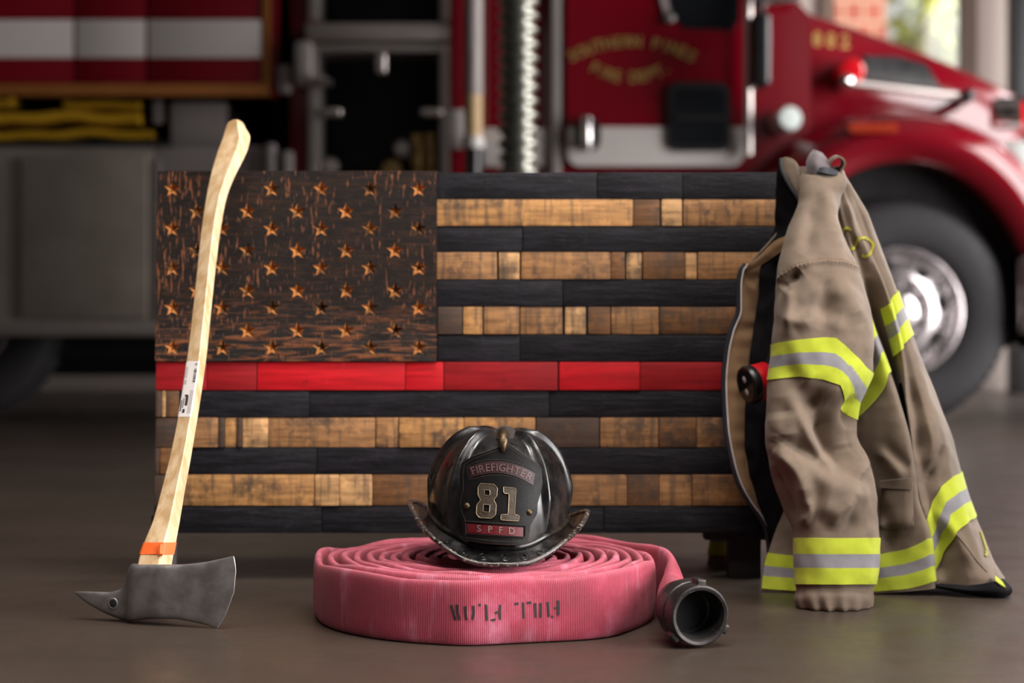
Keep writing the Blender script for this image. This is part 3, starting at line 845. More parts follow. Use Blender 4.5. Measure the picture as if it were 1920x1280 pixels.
# fender over the front wheel
wc = np.array([P(1685, 585, 8.4)[0], 0, .527])
rows = []
for t in np.linspace(math.radians(-14), math.radians(205), 60):
    k = max(0, math.cos(t)) ; kk = max(0, -math.cos(t))
    rx, rz = .60, .695
    flare = .245 + .13 * k ** 2 * max(0, math.sin(t)) + .05 * kk
    pr = []
    for s_, dy in ((-.02, .30), (-.02, .04), (0, .0), (.12, -.03), (.38, -.06), (.66, -.02), (.88, .08), (1.0, .22), (1.05, .45)):
        r1 = 1 + 0
        x = wc[0] + (rx + flare * s_) * math.cos(t); z = wc[2] + (rz + flare * s_) * math.sin(t)
        pr.append((x, 8.30 + dy + .12 * k ** 3, max(z, .36)))
    rows.append(crom(pr, 26))
b = MB(); b.grid(np.array(rows)); b.build('front_fender', M['truck_red'], truck)
rows = []
for t in np.linspace(math.radians(-14), math.radians(205), 40):
    x = wc[0] + .595 * math.cos(t); z = max(.36, wc[2] + .69 * math.sin(t)); rows.append([(x, 8.36, z), (x, 9.1, z)])
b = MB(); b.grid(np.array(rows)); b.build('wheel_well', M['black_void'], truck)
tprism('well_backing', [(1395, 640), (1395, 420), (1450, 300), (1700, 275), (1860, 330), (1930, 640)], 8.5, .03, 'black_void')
# bumper, fender glare disc, lamps on the nose
b = MB(); b.box((2.33, 8.32, .42), (3.35, 10.9, .80), .05, 0, 4); b.build('front_bumper', M['chrome'], truck)
b = MB(); b.box((2.42, 8.30, .815), (3.2, 10.9, .90), .02, 0, 3); b.build('bumper_guard', M['truck_white'], truck)
hl = P(1905, 318, 8.45)
b = MB(); b.lathe([(0, -.05), (.08, -.045), (.13, -.02), (.145, .02), (.14, .2)], hl, (.35, 1, -.1), 28); b.build('fender_glare', M['clear_lens'], truck)  # pale lens disc standing in for the bay door's reflection on the fender
sl = P(1868, 214, 8.5)
b = MB(); b.lathe([(.075, .1), (.075, .0), (.068, -.02), (.055, -.022)], sl, (1, -.05, 0), 28); bz = b.build('siren_light', M['chrome'], truck)
b = MB(); b.tube([sl + np.array([.01, 0, 0]), sl + np.array([.12, .0, 0]), sl + np.array([.4, .02, .0])], .064, 20); b.build('red_dome', M['red_lens'], bz)
b = MB(); b.box(sl + np.array([.0, -.05, .062]), sl + np.array([.42, .06, .075]), .004); b.build('lamp_visor', M['chrome'], bz)
b = MB(); b.tube([sl + np.array([.2, .03, -.06]), sl + np.array([.2, .3, -.12])], .03, 10); b.build('lamp_stem', M['chrome'], bz)
# hood caster follows the loft for details on its side
hc_ = px_caster([hood])
def on_hood(name, loops, mat, th=.012, step=14):
    ft = fill(loops, step); H, N = hc_(ft[0]); n = N.mean(0); n /= np.linalg.norm(n)
    b = MB(); b.relief(ft, lambda p: H - n * .002, lambda p: np.tile(n, (len(p), 1)), th)
    return b.build(name, M[mat], hood, angle=30)
on_hood('side_vent', [[(1618, 106), (1680, 108), (1735, 122), (1762, 168), (1690, 160), (1622, 150)]], 'black_plastic', .015)
def hood_text(s, x0, y0, dx, h):
    b = MB()
    for k, ch in enumerate(s):
        pts, tri = text_tris(ch, 1.0, .03); q = pts * np.array([h * 1.25, -h * 1.38]) + np.array([x0 + dx * k, y0 + k * 2.0])
        H, N = hc_(q)
        b.relief((q, tri), lambda p: H, lambda p: N, .004)
    return b.build('hood_number', M['gold'], hood, smooth=False)
hood_text('882', 1532, 86, 26, 26)
b = MB(); a, c = P(1584, 154, 8.53), P(1812, 181, 8.64); b.tube([a, (a + c) / 2, c], .021, 14); rail = b.build('hood_grab_rail', M['brushed'], truck)
for q, nm in ((a, 1), (c, 1)):
    b = MB(); b.lathe([(.0, -.06), (.03, -.05), (.034, .0), (.028, .08), (.03, .15)], q, (0, 1, -.05), 18); b.build('rail_socket', M['chrome'] if q is a else M['black_plastic'], rail)
tprism('amber_marker', rrect(1592, 231, 1684, 248, 6), 8.235, .05, 'dull_amber')
tprism('turn_lamp', rrect(1490, 292, 1530, 312, 6), 8.3, .3, 'amber')
b = MB(); b.lathe([(0, -.03), (.05, -.025), (.06, 0), (.055, .25)], P(1480, 222, 8.3), (-.1, 1, 0), 20); b.build('cowl_lamp', M['clear_lens'], truck)
b = MB(); b.lathe([(0, -.02), (.05, -.015), (.062, .0), (.062, .2)], P(1597, 132, 8.52), (0, 1, 0), 22); b.build('hood_reflection', M['red_lens'], truck)  # red disc standing in for a blurred reflection on the hood
tpart('front_cross_step', [(1034, 420, 1400, 640, dict(yf=YT + .05, dep=.2, bev=.01))], M['diamond'])

# flexible exhaust duct hanging from the ceiling in front of the cab
xd = P(971, 300, 7.95)
ex = thing('exhaust_duct', 'ribbed silver exhaust duct hanging in front of the truck cab', 'duct', (xd[0], 7.95, RZ))
b = MB(); prof = []
z = 1.0
while z < RZ - .02:
    for k in range(6):
        q = k / 6; prof.append((.078 + .013 * math.sin(q * 2 * PI), z + q * .062))
    z += .062
b.lathe(prof, (xd[0], 7.95, 0), (0, 0, 1), 36); b.build('corrugated_hose', M['duct'], ex)
b = MB(); b.lathe([(.094, .86), (.1, .88), (.1, .99), (.088, 1.01)], (xd[0], 7.95, 0), (0, 0, 1), 32); b.build('end_collar', M['black_plastic'], ex)
b = MB(); b.lathe([(.13, RZ - .03), (.13, RZ - .001)], (xd[0], 7.95, 0), (0, 0, 1), 32); b.build('ceiling_flange', M['grey_paint'], ex)

# yellow hose flaked in the tray
def tray_hose(y0, y1, xa, xb, yd, label, seed):
    n = 60; xs = np.linspace(xa, xb, n)
    cy = (y0 + y1) / 2 + 3.0 * np.sin(xs / 47 + seed) + 2 * np.sin(xs / 19 + 2 * seed)
    hh = (y1 - y0) / 2 * YT / F
    rows = []
    for x, c in zip(xs, cy):
        p = P(x, c, YT + yd)
        rows.append([p + np.array([0, .10 * math.copysign(abs(math.cos(a)) ** .6, math.cos(a)), hh * math.copysign(abs(math.sin(a)) ** .8, math.sin(a))]) for a in np.linspace(0, 2 * PI, 14, endpoint=False)])
    b = MB(); b.grid(np.array(rows), cv=True)
    for k in (0, n - 1): b.f.append(tuple(k * 14 + i for i in range(14))); b.m.append(0)
    o = b.build('folded_hose', M['yellow_hose'], None, org=P((xa + xb) / 2, y1, YT + yd))
    return tag(o, label, 'hose', 'yellow hoses in the truck tray')
tray_hose(246, 266, -60, 292, .2, 'yellow hose lying lowest in the truck tray above the plated box', 1.0)
tray_hose(212, 236, -60, 268, .18, 'yellow hose in the middle of the truck tray stack', 2.1)
tray_hose(189, 207, 128, 268, .2, 'short yellow hose end on top, right part of the truck tray stack', 3.3)
tray_hose(188, 206, -60, 30, .2, 'yellow hose bend on top at the left edge of the truck tray', 4.0)
# ------------------------------------------------------------------ wooden flag
FB_Y, FB_Z, FB_A = 3.51, .092, math.atan2(.05, .7036)
FL_X0, FL_X1 = -.694, .628
fu = np.array([0, math.sin(FB_A), math.cos(FB_A)]); fnrm = np.array([0, -math.cos(FB_A), math.sin(FB_A)])
fb = np.array([0, FB_Y, FB_Z])
def flag_xh(px, py):
    d = P(px, py, 1.0) - np.array([0, 0, HC]); c = np.array([0, 0, HC])
    t = ((fb - c) @ fnrm) / (d @ fnrm); q = c + d * t
    return q[0], (q - fb) @ fu
def flag_w(x, h, d):
    x, h, d = np.broadcast_arrays(np.asarray(x, float), np.asarray(h, float), np.asarray(d, float))
    return np.stack([x, 0 * x, 0 * x], -1) + fb + h[..., None] * fu + d[..., None] * fnrm
flag = thing('wooden_flag', 'wooden flag of charred, tan and red barrel staves with carved stars, standing behind the helmet', 'flag', (-.03, 3.53, FB_Z))
def fbox(mb, x0, x1, h0, h1, d0, d1, bev=.002, m=0):
    t = MB(); t.box((x0, h0, d0), (x1, h1, d1), bev)
    v = np.array(t.v); mb.add(flag_w(v[:, 0], v[:, 1], v[:, 2]), t.f, m); return mb
b = MB(); fbox(b, FL_X0 + .004, FL_X1 - .004, .003, .704, -.04, -.012, .001); b.build('back_panel', M['black_wood'], flag)
rowy = [322, 373, 424, 472, 524, 574.5, 627, 678, 732, 782, 839, 889, 948.5, 1001]
hs = [flag_xh(960, y)[1] for y in rowy]; hs[0] = .7055; hs[-1] = 0.0
TAN = srgb(176, 130, 78); TAN2 = srgb(154, 112, 70); LT = srgb(196, 154, 106); BR = srgb(116, 78, 42); DK = srgb(70, 50, 36); CH = (0.02, .02, .022)
RD = srgb(190, 22, 32); RD2 = srgb(150, 24, 30)
R0 = 1580
rows_def = [
 [(820, 1120, 'c'), (1120, 1280, 'c'), (1280, R0, 'c')],
 [(818, 1187, TAN), (1187, 1238, BR), (1240, 1279, LT), (1281, R0, TAN2)],
 [(818, 980, 'c'), (980, R0, 'c')],
 [(818, 932, TAN2), (935, 975, LT), (977, 1145, TAN2), (1145, 1172, BR), (1174, 1204, LT), (1205, 1285, BR), (1285, 1307, LT), (1308, R0, TAN2)],
 [(819, 1055, 'c'), (1055, R0, 'c')],
 [(820, 867, DK), (868, 905, TAN), (907, 974, TAN2), (975, 1055, TAN2), (1059, 1099, LT), (1102, 1145, BR), (1146, 1236, TAN2), (1237, R0, BR)],
 [(820, 975, 'c'), (975, R0, 'c')],
 [(287, 388, RD2), (388, 482, RD2), (482, 760, RD), (760, 832, RD), (832, 1046, RD2), (1048, 1200, RD), (1200, R0, RD2)],
 [(287, 303, DK), (303, 311, LT), (311, 336, BR), (336, 580, 'c'), (580, 1030, 'c'), (1030, R0, 'c')],
 [(287, 336, DK), (336, 409, TAN2), (409, 421, DK), (421, 444, TAN), (444, 454, DK), (454, 503, LT), (503, 704, TAN2), (704, 748, TAN2), (748, 870, TAN), (870, 1004, TAN), (1005, 1124, DK), (1125, 1235, TAN2), (1235, 1306, BR), (1306, R0, TAN2)],
 [(287, 300, DK), (300, 336, BR), (336, 594, 'c'), (594, 1040, 'c'), (1040, R0, 'c')],
 [(287, 336, DK), (336, 590, TAN), (590, 636, LT), (636, 698, LT), (698, 840, BR), (840, 1040, TAN2), (1040, 1176, TAN2), (1176, 1236, BR), (1236, 1298, TAN2), (1298, R0, TAN2)],
 [(287, 603, 'c'), (603, 1132, 'c'), (1132, R0, 'c')],
]
rg = random.Random(3)
for ri, row in enumerate(rows_def):
    h1, h0 = hs[ri] - .0006, hs[ri + 1] + .0006
    pym = (rowy[ri] + rowy[ri + 1]) / 2
    for x0, x1, kind in row:
        a = FL_X0 if x0 == 287 else flag_xh(x0, pym)[0]; c = FL_X1 if x1 == R0 else flag_xh(x1, pym)[0]
        d = rg.uniform(-.0025, .0025) - (.002 if kind == 'c' else 0)
        bm_ = MB(); fbox(bm_, a + .0004, c - .0004, h0, h1, -.012, d, .0022)
        if kind == 'c':
            o = bm_.build('stave', M['char'], flag)
        elif ri == 7:
            o = bm_.build('stave', M['red_stave'], flag); o.color = kind + (1,); o['label'] = 'red painted stave'
        else:
            j = rg.uniform(.88, 1.12); o = bm_.build('stave', M['stave'], flag); o.color = tuple(min(1, q * j) for q in kind) + (1,); o['label'] = 'tan oak stave' if kind in (TAN, TAN2, LT) else 'brown oak stave'
# canton with fifty carved stars
cx1 = flag_xh(819.5, 500)[0]; ch0 = hs[7] + .001; ch1 = .706
stars = []
ys = [355, 397, 429.5, 470.5, 503, 545, 577.5, 620, 652]
for k, y in enumerate(ys):
    for x in ([325, 418, 511, 603, 694.5, 785.5] if k % 2 == 0 else [371, 465.5, 559, 650, 741.5]):
        stars.append(flag_xh(x, y))
rs = .0178
def star_loop(x, h):
    return [(x + math.cos(PI / 2 + k * PI / 5) * (rs if k % 2 == 0 else rs * .42), h + math.sin(PI / 2 + k * PI / 5) * (rs if k % 2 == 0 else rs * .42)) for k in range(10)]
outer = [(FL_X0, ch0), (cx1, ch0), (cx1, ch1), (FL_X0, ch1)]
ft = fill([outer] + [star_loop(*s_) for s_ in stars])
b = MB()
b.relief(ft, lambda p: flag_w(p[:, 0], p[:, 1], -.010), lambda p: np.tile(fnrm, (len(p), 1)), .018)
canton = b.build('star_panel', M['canton'], flag, angle=20)
for s_ in stars:
    lp = star_loop(*s_); b = MB()
    v = [flag_w(x, h, .0075) for x, h in lp]
    tx, th_ = s_[0] + rg.uniform(-.0015, .0015), s_[1] + .003
    ctr = flag_w(tx, th_, -.0088)
    v2 = [flag_w(x, h, -.0095) for x, h in lp] + [flag_w(tx, th_, -.0098)]
    f = [(k, (k + 1) % 10, 10) for k in range(10)] + [(11 + (k + 1) % 10, 11 + k, 21) for k in range(10)] + [((k + 1) % 10, k, 11 + k, 11 + (k + 1) % 10) for k in range(10)]
    b.add(v + [ctr] + v2, f); b.build('star', M['star'], canton, smooth=False)
# legs under the flag
for xa, xb in ((283, 322), (1367, 1428)):
    b = MB(); p0, p1 = P(xa, 1000, 3.545), P(xb, 1000, 3.545)
    b.box((p0[0], 3.545, 0), (p1[0], 3.60, FB_Z + .03), .003); b.build('leg', M['black_wood'], flag)
b = MB(); p0, p1 = P(1322, 990, 3.545), P(1440, 990, 3.545); b.box((p0[0], 3.55, FB_Z - .018), (p1[0], 3.60, FB_Z + .03), .003); b.build('foot_block', M['black_wood'], flag)

# ------------------------------------------------------------------ fire axe
axe = thing('fire_axe', 'pick-head fire axe with pale wooden handle leaning against the flag', 'axe', (P(300, 1060, 3.0)[0], 3.02, 0))
hy = [224, 229, 240, 258, 275, 292, 330, 370, 430, 500, 580, 660, 740, 800, 860, 920, 980, 1016, 1040, 1062, 1075]
hl_ = [436, 428, 423, 417.5, 411, 405, 394.5, 386.5, 377.5, 370, 361.5, 352, 340.5, 330, 317, 302, 285, 270, 262, 257.5, 256]
hr_ = [448, 455, 461, 469.5, 466.5, 460, 441, 425.5, 414, 405, 396.5, 388.5, 377.5, 368, 358, 347, 337, 330.5, 325.5, 322, 320]
def axe_depth(y): return np.interp(y, [224, 330, 1062, 1080], [3.545, 3.475, 3.018, 3.01])
def handle_pt(y, a, off=0.0):
    """a in turns: 0 = left edge, .25 = front, .5 = right, .75 = back"""
    L, R = pchip(y, hy, hl_), pchip(y, hy, hr_)
    cs = np.array([[-1, -.05], [-.95, .22], [-.6, .52], [-.1, .90], [.20, 1.14], [.34, 1.06], [.68, .38], [.98, -.26], [.93, -.5], [.45, -.95], [-.45, -1.0], [-.92, -.5]])
    k = (np.asarray(a) % 1.0) * 12
    i = np.floor(k).astype(int) % 12; f = k - np.floor(k)
    g = lambda j: cs[j % 12]
    p0, p1, p2, p3 = g(i - 1), g(i), g(i + 1), g(i + 2)
    f = f[..., None]
    q = .5 * (2 * p1 + .72 * (p2 - p0) * f + (2 * p0 * .72 - 5 * p1 + 1.44 * (p1 - p0) * 0 + 4 * p2 - p3 * .72 + p1 * 0) * 0)
    q = p1 + (p2 - p1) * (f * f * (3 - 2 * f) * .35 + f * .65)
    mid, hw = (L + R) / 2, (R - L) / 2
    dep = axe_depth(y); th = .0135
    x = mid + q[..., 0] * (hw + off / dep * F)
    Y = dep - q[..., 1] * (th + off)
    return PA(x, y, Y)
yy_ = np.concatenate([np.linspace(224, 300, 16), np.linspace(310, 1061, 70)]); aa = np.arange(0, 1, 1 / 48)
g_ = handle_pt(yy_[:, None] + 0 * aa, aa[None, :] + 0 * yy_[:, None])
g_[0] = g_[0].mean(0) + (g_[0] - g_[0].mean(0)) * .7
b = MB(); b.grid(g_, cv=True); b.f.append(tuple(range(48))); b.m.append(0); b.f.append(tuple(85 * 48 + i for i in range(48))); b.m.append(0)
handle = b.build('handle', M['hickory'], axe, angle=32)
ay = np.linspace(1016.5, 1039, 6); b = MB(); b.grid(handle_pt(ay[:, None] + 0 * aa, aa[None, :] + 0 * ay[:, None], .0013), cv=True)
q = handle_pt(np.array([1022., 1030, 1040]), np.array([.3, .31, .33]), .003); b.tube(q, .004, 6)
b.build('tape_band', M['orange_tape'], handle)
sa = np.linspace(.03, .40, 18); sy = np.linspace(677, 781, 20)
sg = handle_pt(sy[:, None] + 0 * sa, sa[None, :] + 0 * sy[:, None], .0007); b = MB(); b.grid(sg); sticker = b.build('price_sticker', M['sticker'], handle)
def on_sticker(u0, u1, v0, v1, b):   # u across, v along
    y_ = np.linspace(677 + 104 * v0, 677 + 104 * v1, 3); a_ = np.linspace(.03 + .37 * u0, .03 + .37 * u1, 6)
    b.grid(handle_pt(y_[:, None] + 0 * a_, a_[None, :] + 0 * y_[:, None], .0011))
b = MB()
rr = random.Random(5); v = .04
while v < .36:
    h = rr.choice([.006, .006, .012, .018]);
    if not .08 < v < .12: on_sticker(.60, .80, v, v + h, b)
    v += h + rr.choice([.007, .012])
b.build('barcode', M['ink'], sticker, smooth=False); b = MB()
for u0, u1, v0, v1 in ((.42, .52, .62, .80), (.30, .36, .66, .84), (.2, .26, .7, .9), (.34, .46, .86, .93), (.36, .5, .60, .64)):
    on_sticker(u0, u1, v0, v1, b)
b.build('brand_print', M['ink'], sticker, smooth=False)
b = MB()
for u in (.18, .26): on_sticker(u, u + .035, .1, .3, b); on_sticker(u, u + .05, .34, .42, b)
for u in (.56, .64, .72): on_sticker(u, u + .03, .52, .94, b)
b.build('small_print', M['grey_ink'], sticker, smooth=False)

# head: pick on the left, blade on the right
hx_t = [141, 160, 200, 224, 233, 239, 244, 252, 290, 330, 380, 437.5]
hy_t = [1112, 1111.5, 1112.5, 1108, 1098, 1076, 1063, 1059, 1060, 1061, 1057, 1045]
hx_b = [141, 157, 190, 215, 226, 234, 240, 252, 285, 320, 362, 407]
hy_b = [1115, 1129, 1149, 1160, 1163.5, 1165.5, 1166.5, 1166, 1163, 1163, 1169, 1180]
hth =  [.0016, .004, .0075, .0105, .013, .016, .0205, .0225, .0225, .016, .008, .001]
U = np.linspace(0, 11, 90)
ti = lambda arr: pchip(U, np.arange(12), arr)
xt, yt, xb_, yb, tt = ti(hx_t), ti(hy_t), ti(hx_b), ti(hy_b), ti(hth)
head_dep = lambda x: np.interp(x, [140, 230, 407, 442], [3.068, 3.045, 2.975, 2.965])
na = 36; rows = []
for i in range(90):
    ring = []
    bow = 16 * max(0, (U[i] - 8.5) / 2.5) ** 2
    for k in range(na):
        a = 2 * PI * k / na
        sv, sd = math.sin(a), math.cos(a)
        e = .32 if U[i] > 5.5 else .6
        vv = math.copysign(abs(sv) ** e, sv); dd = math.copysign(abs(sd) ** (.45 if U[i] > 5.5 else .75), sd)
        w_ = (1 - vv) / 2
        x = xt[i] + (xb_[i] - xt[i]) * w_ + bow * (1 - vv * vv) ; y = yt[i] + (yb[i] - yt[i]) * w_
        swell = 1 - .35 * max(0, (U[i] - 7) / 4) * vv * vv * 0
        ring.append(P(x, y, float(head_dep(x)) - dd * tt[i] * swell))
    rows.append(ring)
g_ = np.array(rows)
lowest = g_[..., 2].min()
g_[..., 2] += .0008 - lowest
b = MB(); b.grid(g_, cv=True); b.f.append(tuple(range(na))); b.m.append(0); b.f.append(tuple(89 * na + i for i in range(na))); b.m.append(0)
head = b.build('axe_head', M['steel'], axe, angle=50)
eg = g_[88, :, :].copy(); fr = np.array([g_[89, k] for k in range(na)]); sel = np.concatenate([fr[na * 3 // 4:], fr[:na // 4 + 1]]) if False else fr[[k for k in range(na // 4, 3 * na // 4 + 1)]]
b = MB(); b.tube(sel[1:-1], .0009, 6); b.build('blade_edge', M['rim'], head)
hcst = px_caster([head])
H, N = hcst([(212, 1131)])
b = MB(); b.lathe([(.0, .0004), (.0062, .0006), (.0075, .0016), (.0092, .0012), (.0105, -.001)], H[0], N[0], 24); b.build('pick_hole_rim', M['steel'], head)
b = MB(); b.lathe([(.0, .0022), (.0060, .0018), (.0066, .0)], H[0], N[0], 20); b.build('pick_hole', M['black_void'], head)
ro = [(254, 1058), (334, 1062), (330, 1057), (258, 1056)]
# ------------------------------------------------------------------ rolled hose
hose = thing('fire_hose', 'rolled pinkish red fire hose lying on the floor under the helmet', 'hose', (-.042, 3.118, 0))
HCX, HCY = -.038, 3.115
TH_END = math.radians(28)
TURNS = 11.3; PITCH = .0212; R_END = .300
n_sp = 1500
pp, hzs, hts, arc = [], [], [], 0.0
for k in range(n_sp):
    s_ = k / (n_sp - 1)                     # 0 inside .. 1 outside
    back = (1 - s_) * TURNS * 2 * PI        # angle before the end
    th = TH_END + back
    r = R_END - back / (2 * PI) * PITCH
    turn = back / (2 * PI)
    outer = max(0, 1 - turn / 3.0)
    r += (.0035 + .008 * outer) * noise.noise(Vector((math.cos(th) * 1.6, math.sin(th) * 1.6, turn * .35)))
    # flattened corners at the front of the outer wraps
    thd = (math.degrees(th) + 180) % 360 - 180
    r += .012 * math.exp(-max(0, turn - .4) * .9) * (math.exp(-((thd + 96) / 9) ** 2) - .6 * math.exp(-((thd + 72) / 12) ** 2) + .8 * math.exp(-((thd + 47) / 9) ** 2))
    gap = 0
    if turn < .25: gap = .012 * (1 - turn / .25)
    r += gap
    pp.append((HCX + r * math.cos(th), HCY + r * math.sin(th)))
    wob = (.0030 + .0026 * outer) * noise.noise(Vector((math.cos(th) * 2.4, math.sin(th) * 2.4, turn * 1.7)))
    hzs.append(.0508 + wob); hts.append(.0084 + .0012 * noise.noise(Vector((s_ * 60, 1, 2))))
tail = [(.272, 3.205), (.281, 3.10), (.272, 3.00), (.262, 2.93), (.2645, 2.885)]
t0 = np.array([pp[-12], pp[-1]] + tail); tl = crom(t0, 140)[28:]
nt_ = len(tl)
P2 = np.array(pp + [tuple(q) for q in tl])
N_ = len(P2)
k0 = len(pp)
ss = np.concatenate([np.zeros(k0), np.linspace(0, 1, nt_)])
hz_ = np.concatenate([np.array(hzs), np.interp(np.linspace(0, 1, nt_), [0, .35, .7, 1], [.0515, .049, .041, .035])])
ht_ = np.concatenate([np.array(hts), np.interp(np.linspace(0, 1, nt_), [0, .35, .7, 1], [.0084, .012, .024, .034])])
zc_ = np.concatenate([hz_[:k0] + .001, np.interp(np.linspace(0, 1, nt_), [0, .4, 1], [.0525, .052, .0535])])
lean = np.concatenate([np.zeros(k0), np.interp(np.linspace(0, 1, nt_), [0, .5, 1], [0, .25, 0.0])])
tan = np.gradient(P2, axis=0); tan /= np.linalg.norm(tan, axis=1, keepdims=True)
lat = np.stack([tan[:, 1], -tan[:, 0]], 1)
# arc length for the weave
al = np.concatenate([[0], np.cumsum(np.linalg.norm(np.diff(P2, axis=0), axis=1))])
NR = 28
ang = np.linspace(0, 2 * PI, NR, endpoint=False)
rows = np.zeros((N_, NR, 3)); uvs = np.zeros((N_, NR, 2))
for j, a in enumerate(ang):
    e1 = .55; flat = np.clip((hz_ / ht_ - 1) / 5, 0, 1)
    cx_ = np.sign(math.cos(a)) * np.abs(math.cos(a)) ** (1 - .45 * flat)
    sz = np.sign(math.sin(a)) * np.abs(math.sin(a)) ** (1 - .35 * flat)
    l_ = ht_ * cx_; z_ = hz_ * sz
    wv = .0016 * np.sin(al * 9 + j * .0) * flat * (sz > 0)
    rows[:, j, 0] = P2[:, 0] + lat[:, 0] * (l_ + lean * z_); rows[:, j, 1] = P2[:, 1] + lat[:, 1] * (l_ + lean * z_)
    rows[:, j, 2] = zc_ + z_ + wv
    uvs[:, j, 0] = al; uvs[:, j, 1] = hz_ * sz
rows[..., 2] = np.maximum(rows[..., 2], .0006)
b = MB(); b.grid(rows, cv=True, uv=uvs)
for k in (0, N_ - 1): b.f.append(tuple(k * NR + i for i in range(NR))); b.m.append(0)
hj = b.build('hose_jacket', M['hose'], hose, angle=180)
# stencilled marking on the outer wrap, half worn away
cst = px_caster([hj])
b = MB()
marks = [((846, 1134), (850, 1146), (854, 1162)), ((857, 1133), (858, 1147), (862, 1162)), ((872, 1136), (873, 1148), (875, 1162)), ((887, 1135), (888, 1148), (886, 1161)), ((897, 1134), (902, 1133.5)),
         ((911.5, 1133), (912, 1148), (912.5, 1163)), ((921, 1162.5), (929, 1161)), ((938, 1133), (936.5, 1147), (938, 1161)), ((928, 1149), (933, 1147)),
         ((965, 1132), (972, 1131)), ((981, 1129), (981.5, 1144), (982, 1159)), ((988, 1130), (996, 1129)), ((1003, 1130), (1004, 1144), (1004.5, 1157)), ((1013.5, 1130), (1014, 1143), (1013.5, 1157)), ((1027, 1128), (1028, 1142), (1029, 1156)), ((1046, 1125), (1047, 1139), (1046, 1153)), ((1039, 1140), (1044, 1139)), ((1034, 1156), (1037, 1155))]
for mi, mk in enumerate(marks):
    if mi == 9: b.build('stencil_print', M['ink'], hj, smooth=False); b = MB()
    L = np.array(mk, float)
    k = max(4, int(np.linalg.norm(L[-1] - L[0]) / 2.2)); tt_ = np.linspace(0, len(L) - 1, k)
    line = np.stack([np.interp(tt_, range(len(L)), L[:, 0]), np.interp(tt_, range(len(L)), L[:, 1])], 1)
    ft = stroke2d(line, 4.4); H, N = cst(ft[0])
    b.relief(ft, lambda p: H, lambda p: N, .0006)
b.build('stencil_print', M['ink'], hj, smooth=False)
# coupling
cf = np.array([.2905, 2.797, .0505]); cb = np.array([.2665, 2.880, .0525])
ax = cb - cf; Lc = np.linalg.norm(ax); ax /= Lc
b = MB()
b.lathe([(.0300, Lc * .55), (.0345, Lc * .50), (.0365, .012), (.0385, .004), (.0400, .0005), (.0445, -.0005), (.0468, .0012), (.0478, .005), (.0478, .030), (.0465, .032), (.0465, .034), (.0482, .036), (.0482, .062), (.0455, .066), (.042, Lc), (.037, Lc + .004), (.0345, Lc)], cf, ax, 72, cap=False)
coup = b.build('coupling', M['coupling'], hose, angle=30)
b = MB(); b.lathe([(0, Lc * .62), (.033, Lc * .6), (.0355, .020), (.0362, .012)], cf, ax, 40, cap=False); b.build('coupling_throat', M['black_void'], coup)
u_ = np.cross(ax, [0, 0, 1]); u_ /= np.linalg.norm(u_); w_ = np.cross(u_, ax)
# lug angles measured clockwise from up as seen from the front
for dg_ in (5, 118, 228):
    a = math.radians(dg_)
    d = -u_ * math.sin(a) + w_ * math.cos(a) if (-u_)[0] > 0 else u_ * math.sin(a) + w_ * math.cos(a)
    t_ = np.cross(d, ax)
    c0 = cf + d * .046 + ax * .016
    bb = MB(); bb.box((-.0075, -.006, -.010), (.0075, .0095, .016), .003, 0, 3)
    v = np.array(bb.v); b = MB(); b.add(c0 + v[:, :1] * t_ + v[:, 1:2] * d + v[:, 2:3] * ax, bb.f); 
    v = np.array(b.v); v[:, 2] = np.maximum(v[:, 2], .0008); b.v = [tuple(q) for q in v]
    b.build('lug', M['coupling'], coup)

# ------------------------------------------------------------------ helmet
HX, HYc = -.0247, 3.100
helm = thing('fire_helmet', 'black leather fire helmet numbered 81 resting on the rolled hose', 'helmet', (HX, HYc, .105))
ROLL = math.radians(3.3)
def hroll(p):
    x, z = p[..., 0] - HX, p[..., 2] - .15
    q = p.copy(); q[..., 0] = HX + x * math.cos(ROLL) + z * math.sin(ROLL); q[..., 2] = .15 - x * math.sin(ROLL) + z * math.cos(ROLL)
    return q
A_, B_, ZT = .1185, .146, .318
RID = [math.radians(q) for q in (43, -43, 90, -90, 137, -137, 180)]
def zin(t): return .132 + .040 * np.sin(t) ** 2
def dome(t, ph, off=0.0):
    """t = 0 at the front, towards +X positive; ph 0 base .. pi/2 crown"""
    t, ph = np.broadcast_arrays(np.asarray(t, float), np.asarray(ph, float))
    rr_ = np.cos(ph) ** .72; hh = np.sin(ph) ** .92
    rd = np.zeros_like(t)
    for a in RID:
        d = (t - a + PI) % (2 * PI) - PI
        rd = rd + np.exp(-(d * (rr_ * .125) / .0066) ** 2) * .0115
    fade = np.clip(np.sin(ph * 2) * 1.6 + .0, 0, 1) * np.clip((PI / 2 - ph) / .12, 0, 1)
    ex = rd * fade + off
    x = (A_ * rr_ + ex * np.cos(ph * .8)) * np.sin(t); y = -(B_ * rr_ + ex * np.cos(ph * .8)) * np.cos(t)
    z = zin(t) * (1 - hh) + ZT * hh + ex * np.sin(ph)
    return hroll(np.stack([HX + x, HYc + y, z], -1))
T = np.linspace(0, 2 * PI, 260, endpoint=False); PH = np.linspace(0, PI / 2 * .9999, 44)
b = MB(); b.grid(dome(T[:, None], PH[None, :]), cu=True)
shell = b.build('helmet_shell', M['helmet'], helm, angle=180)
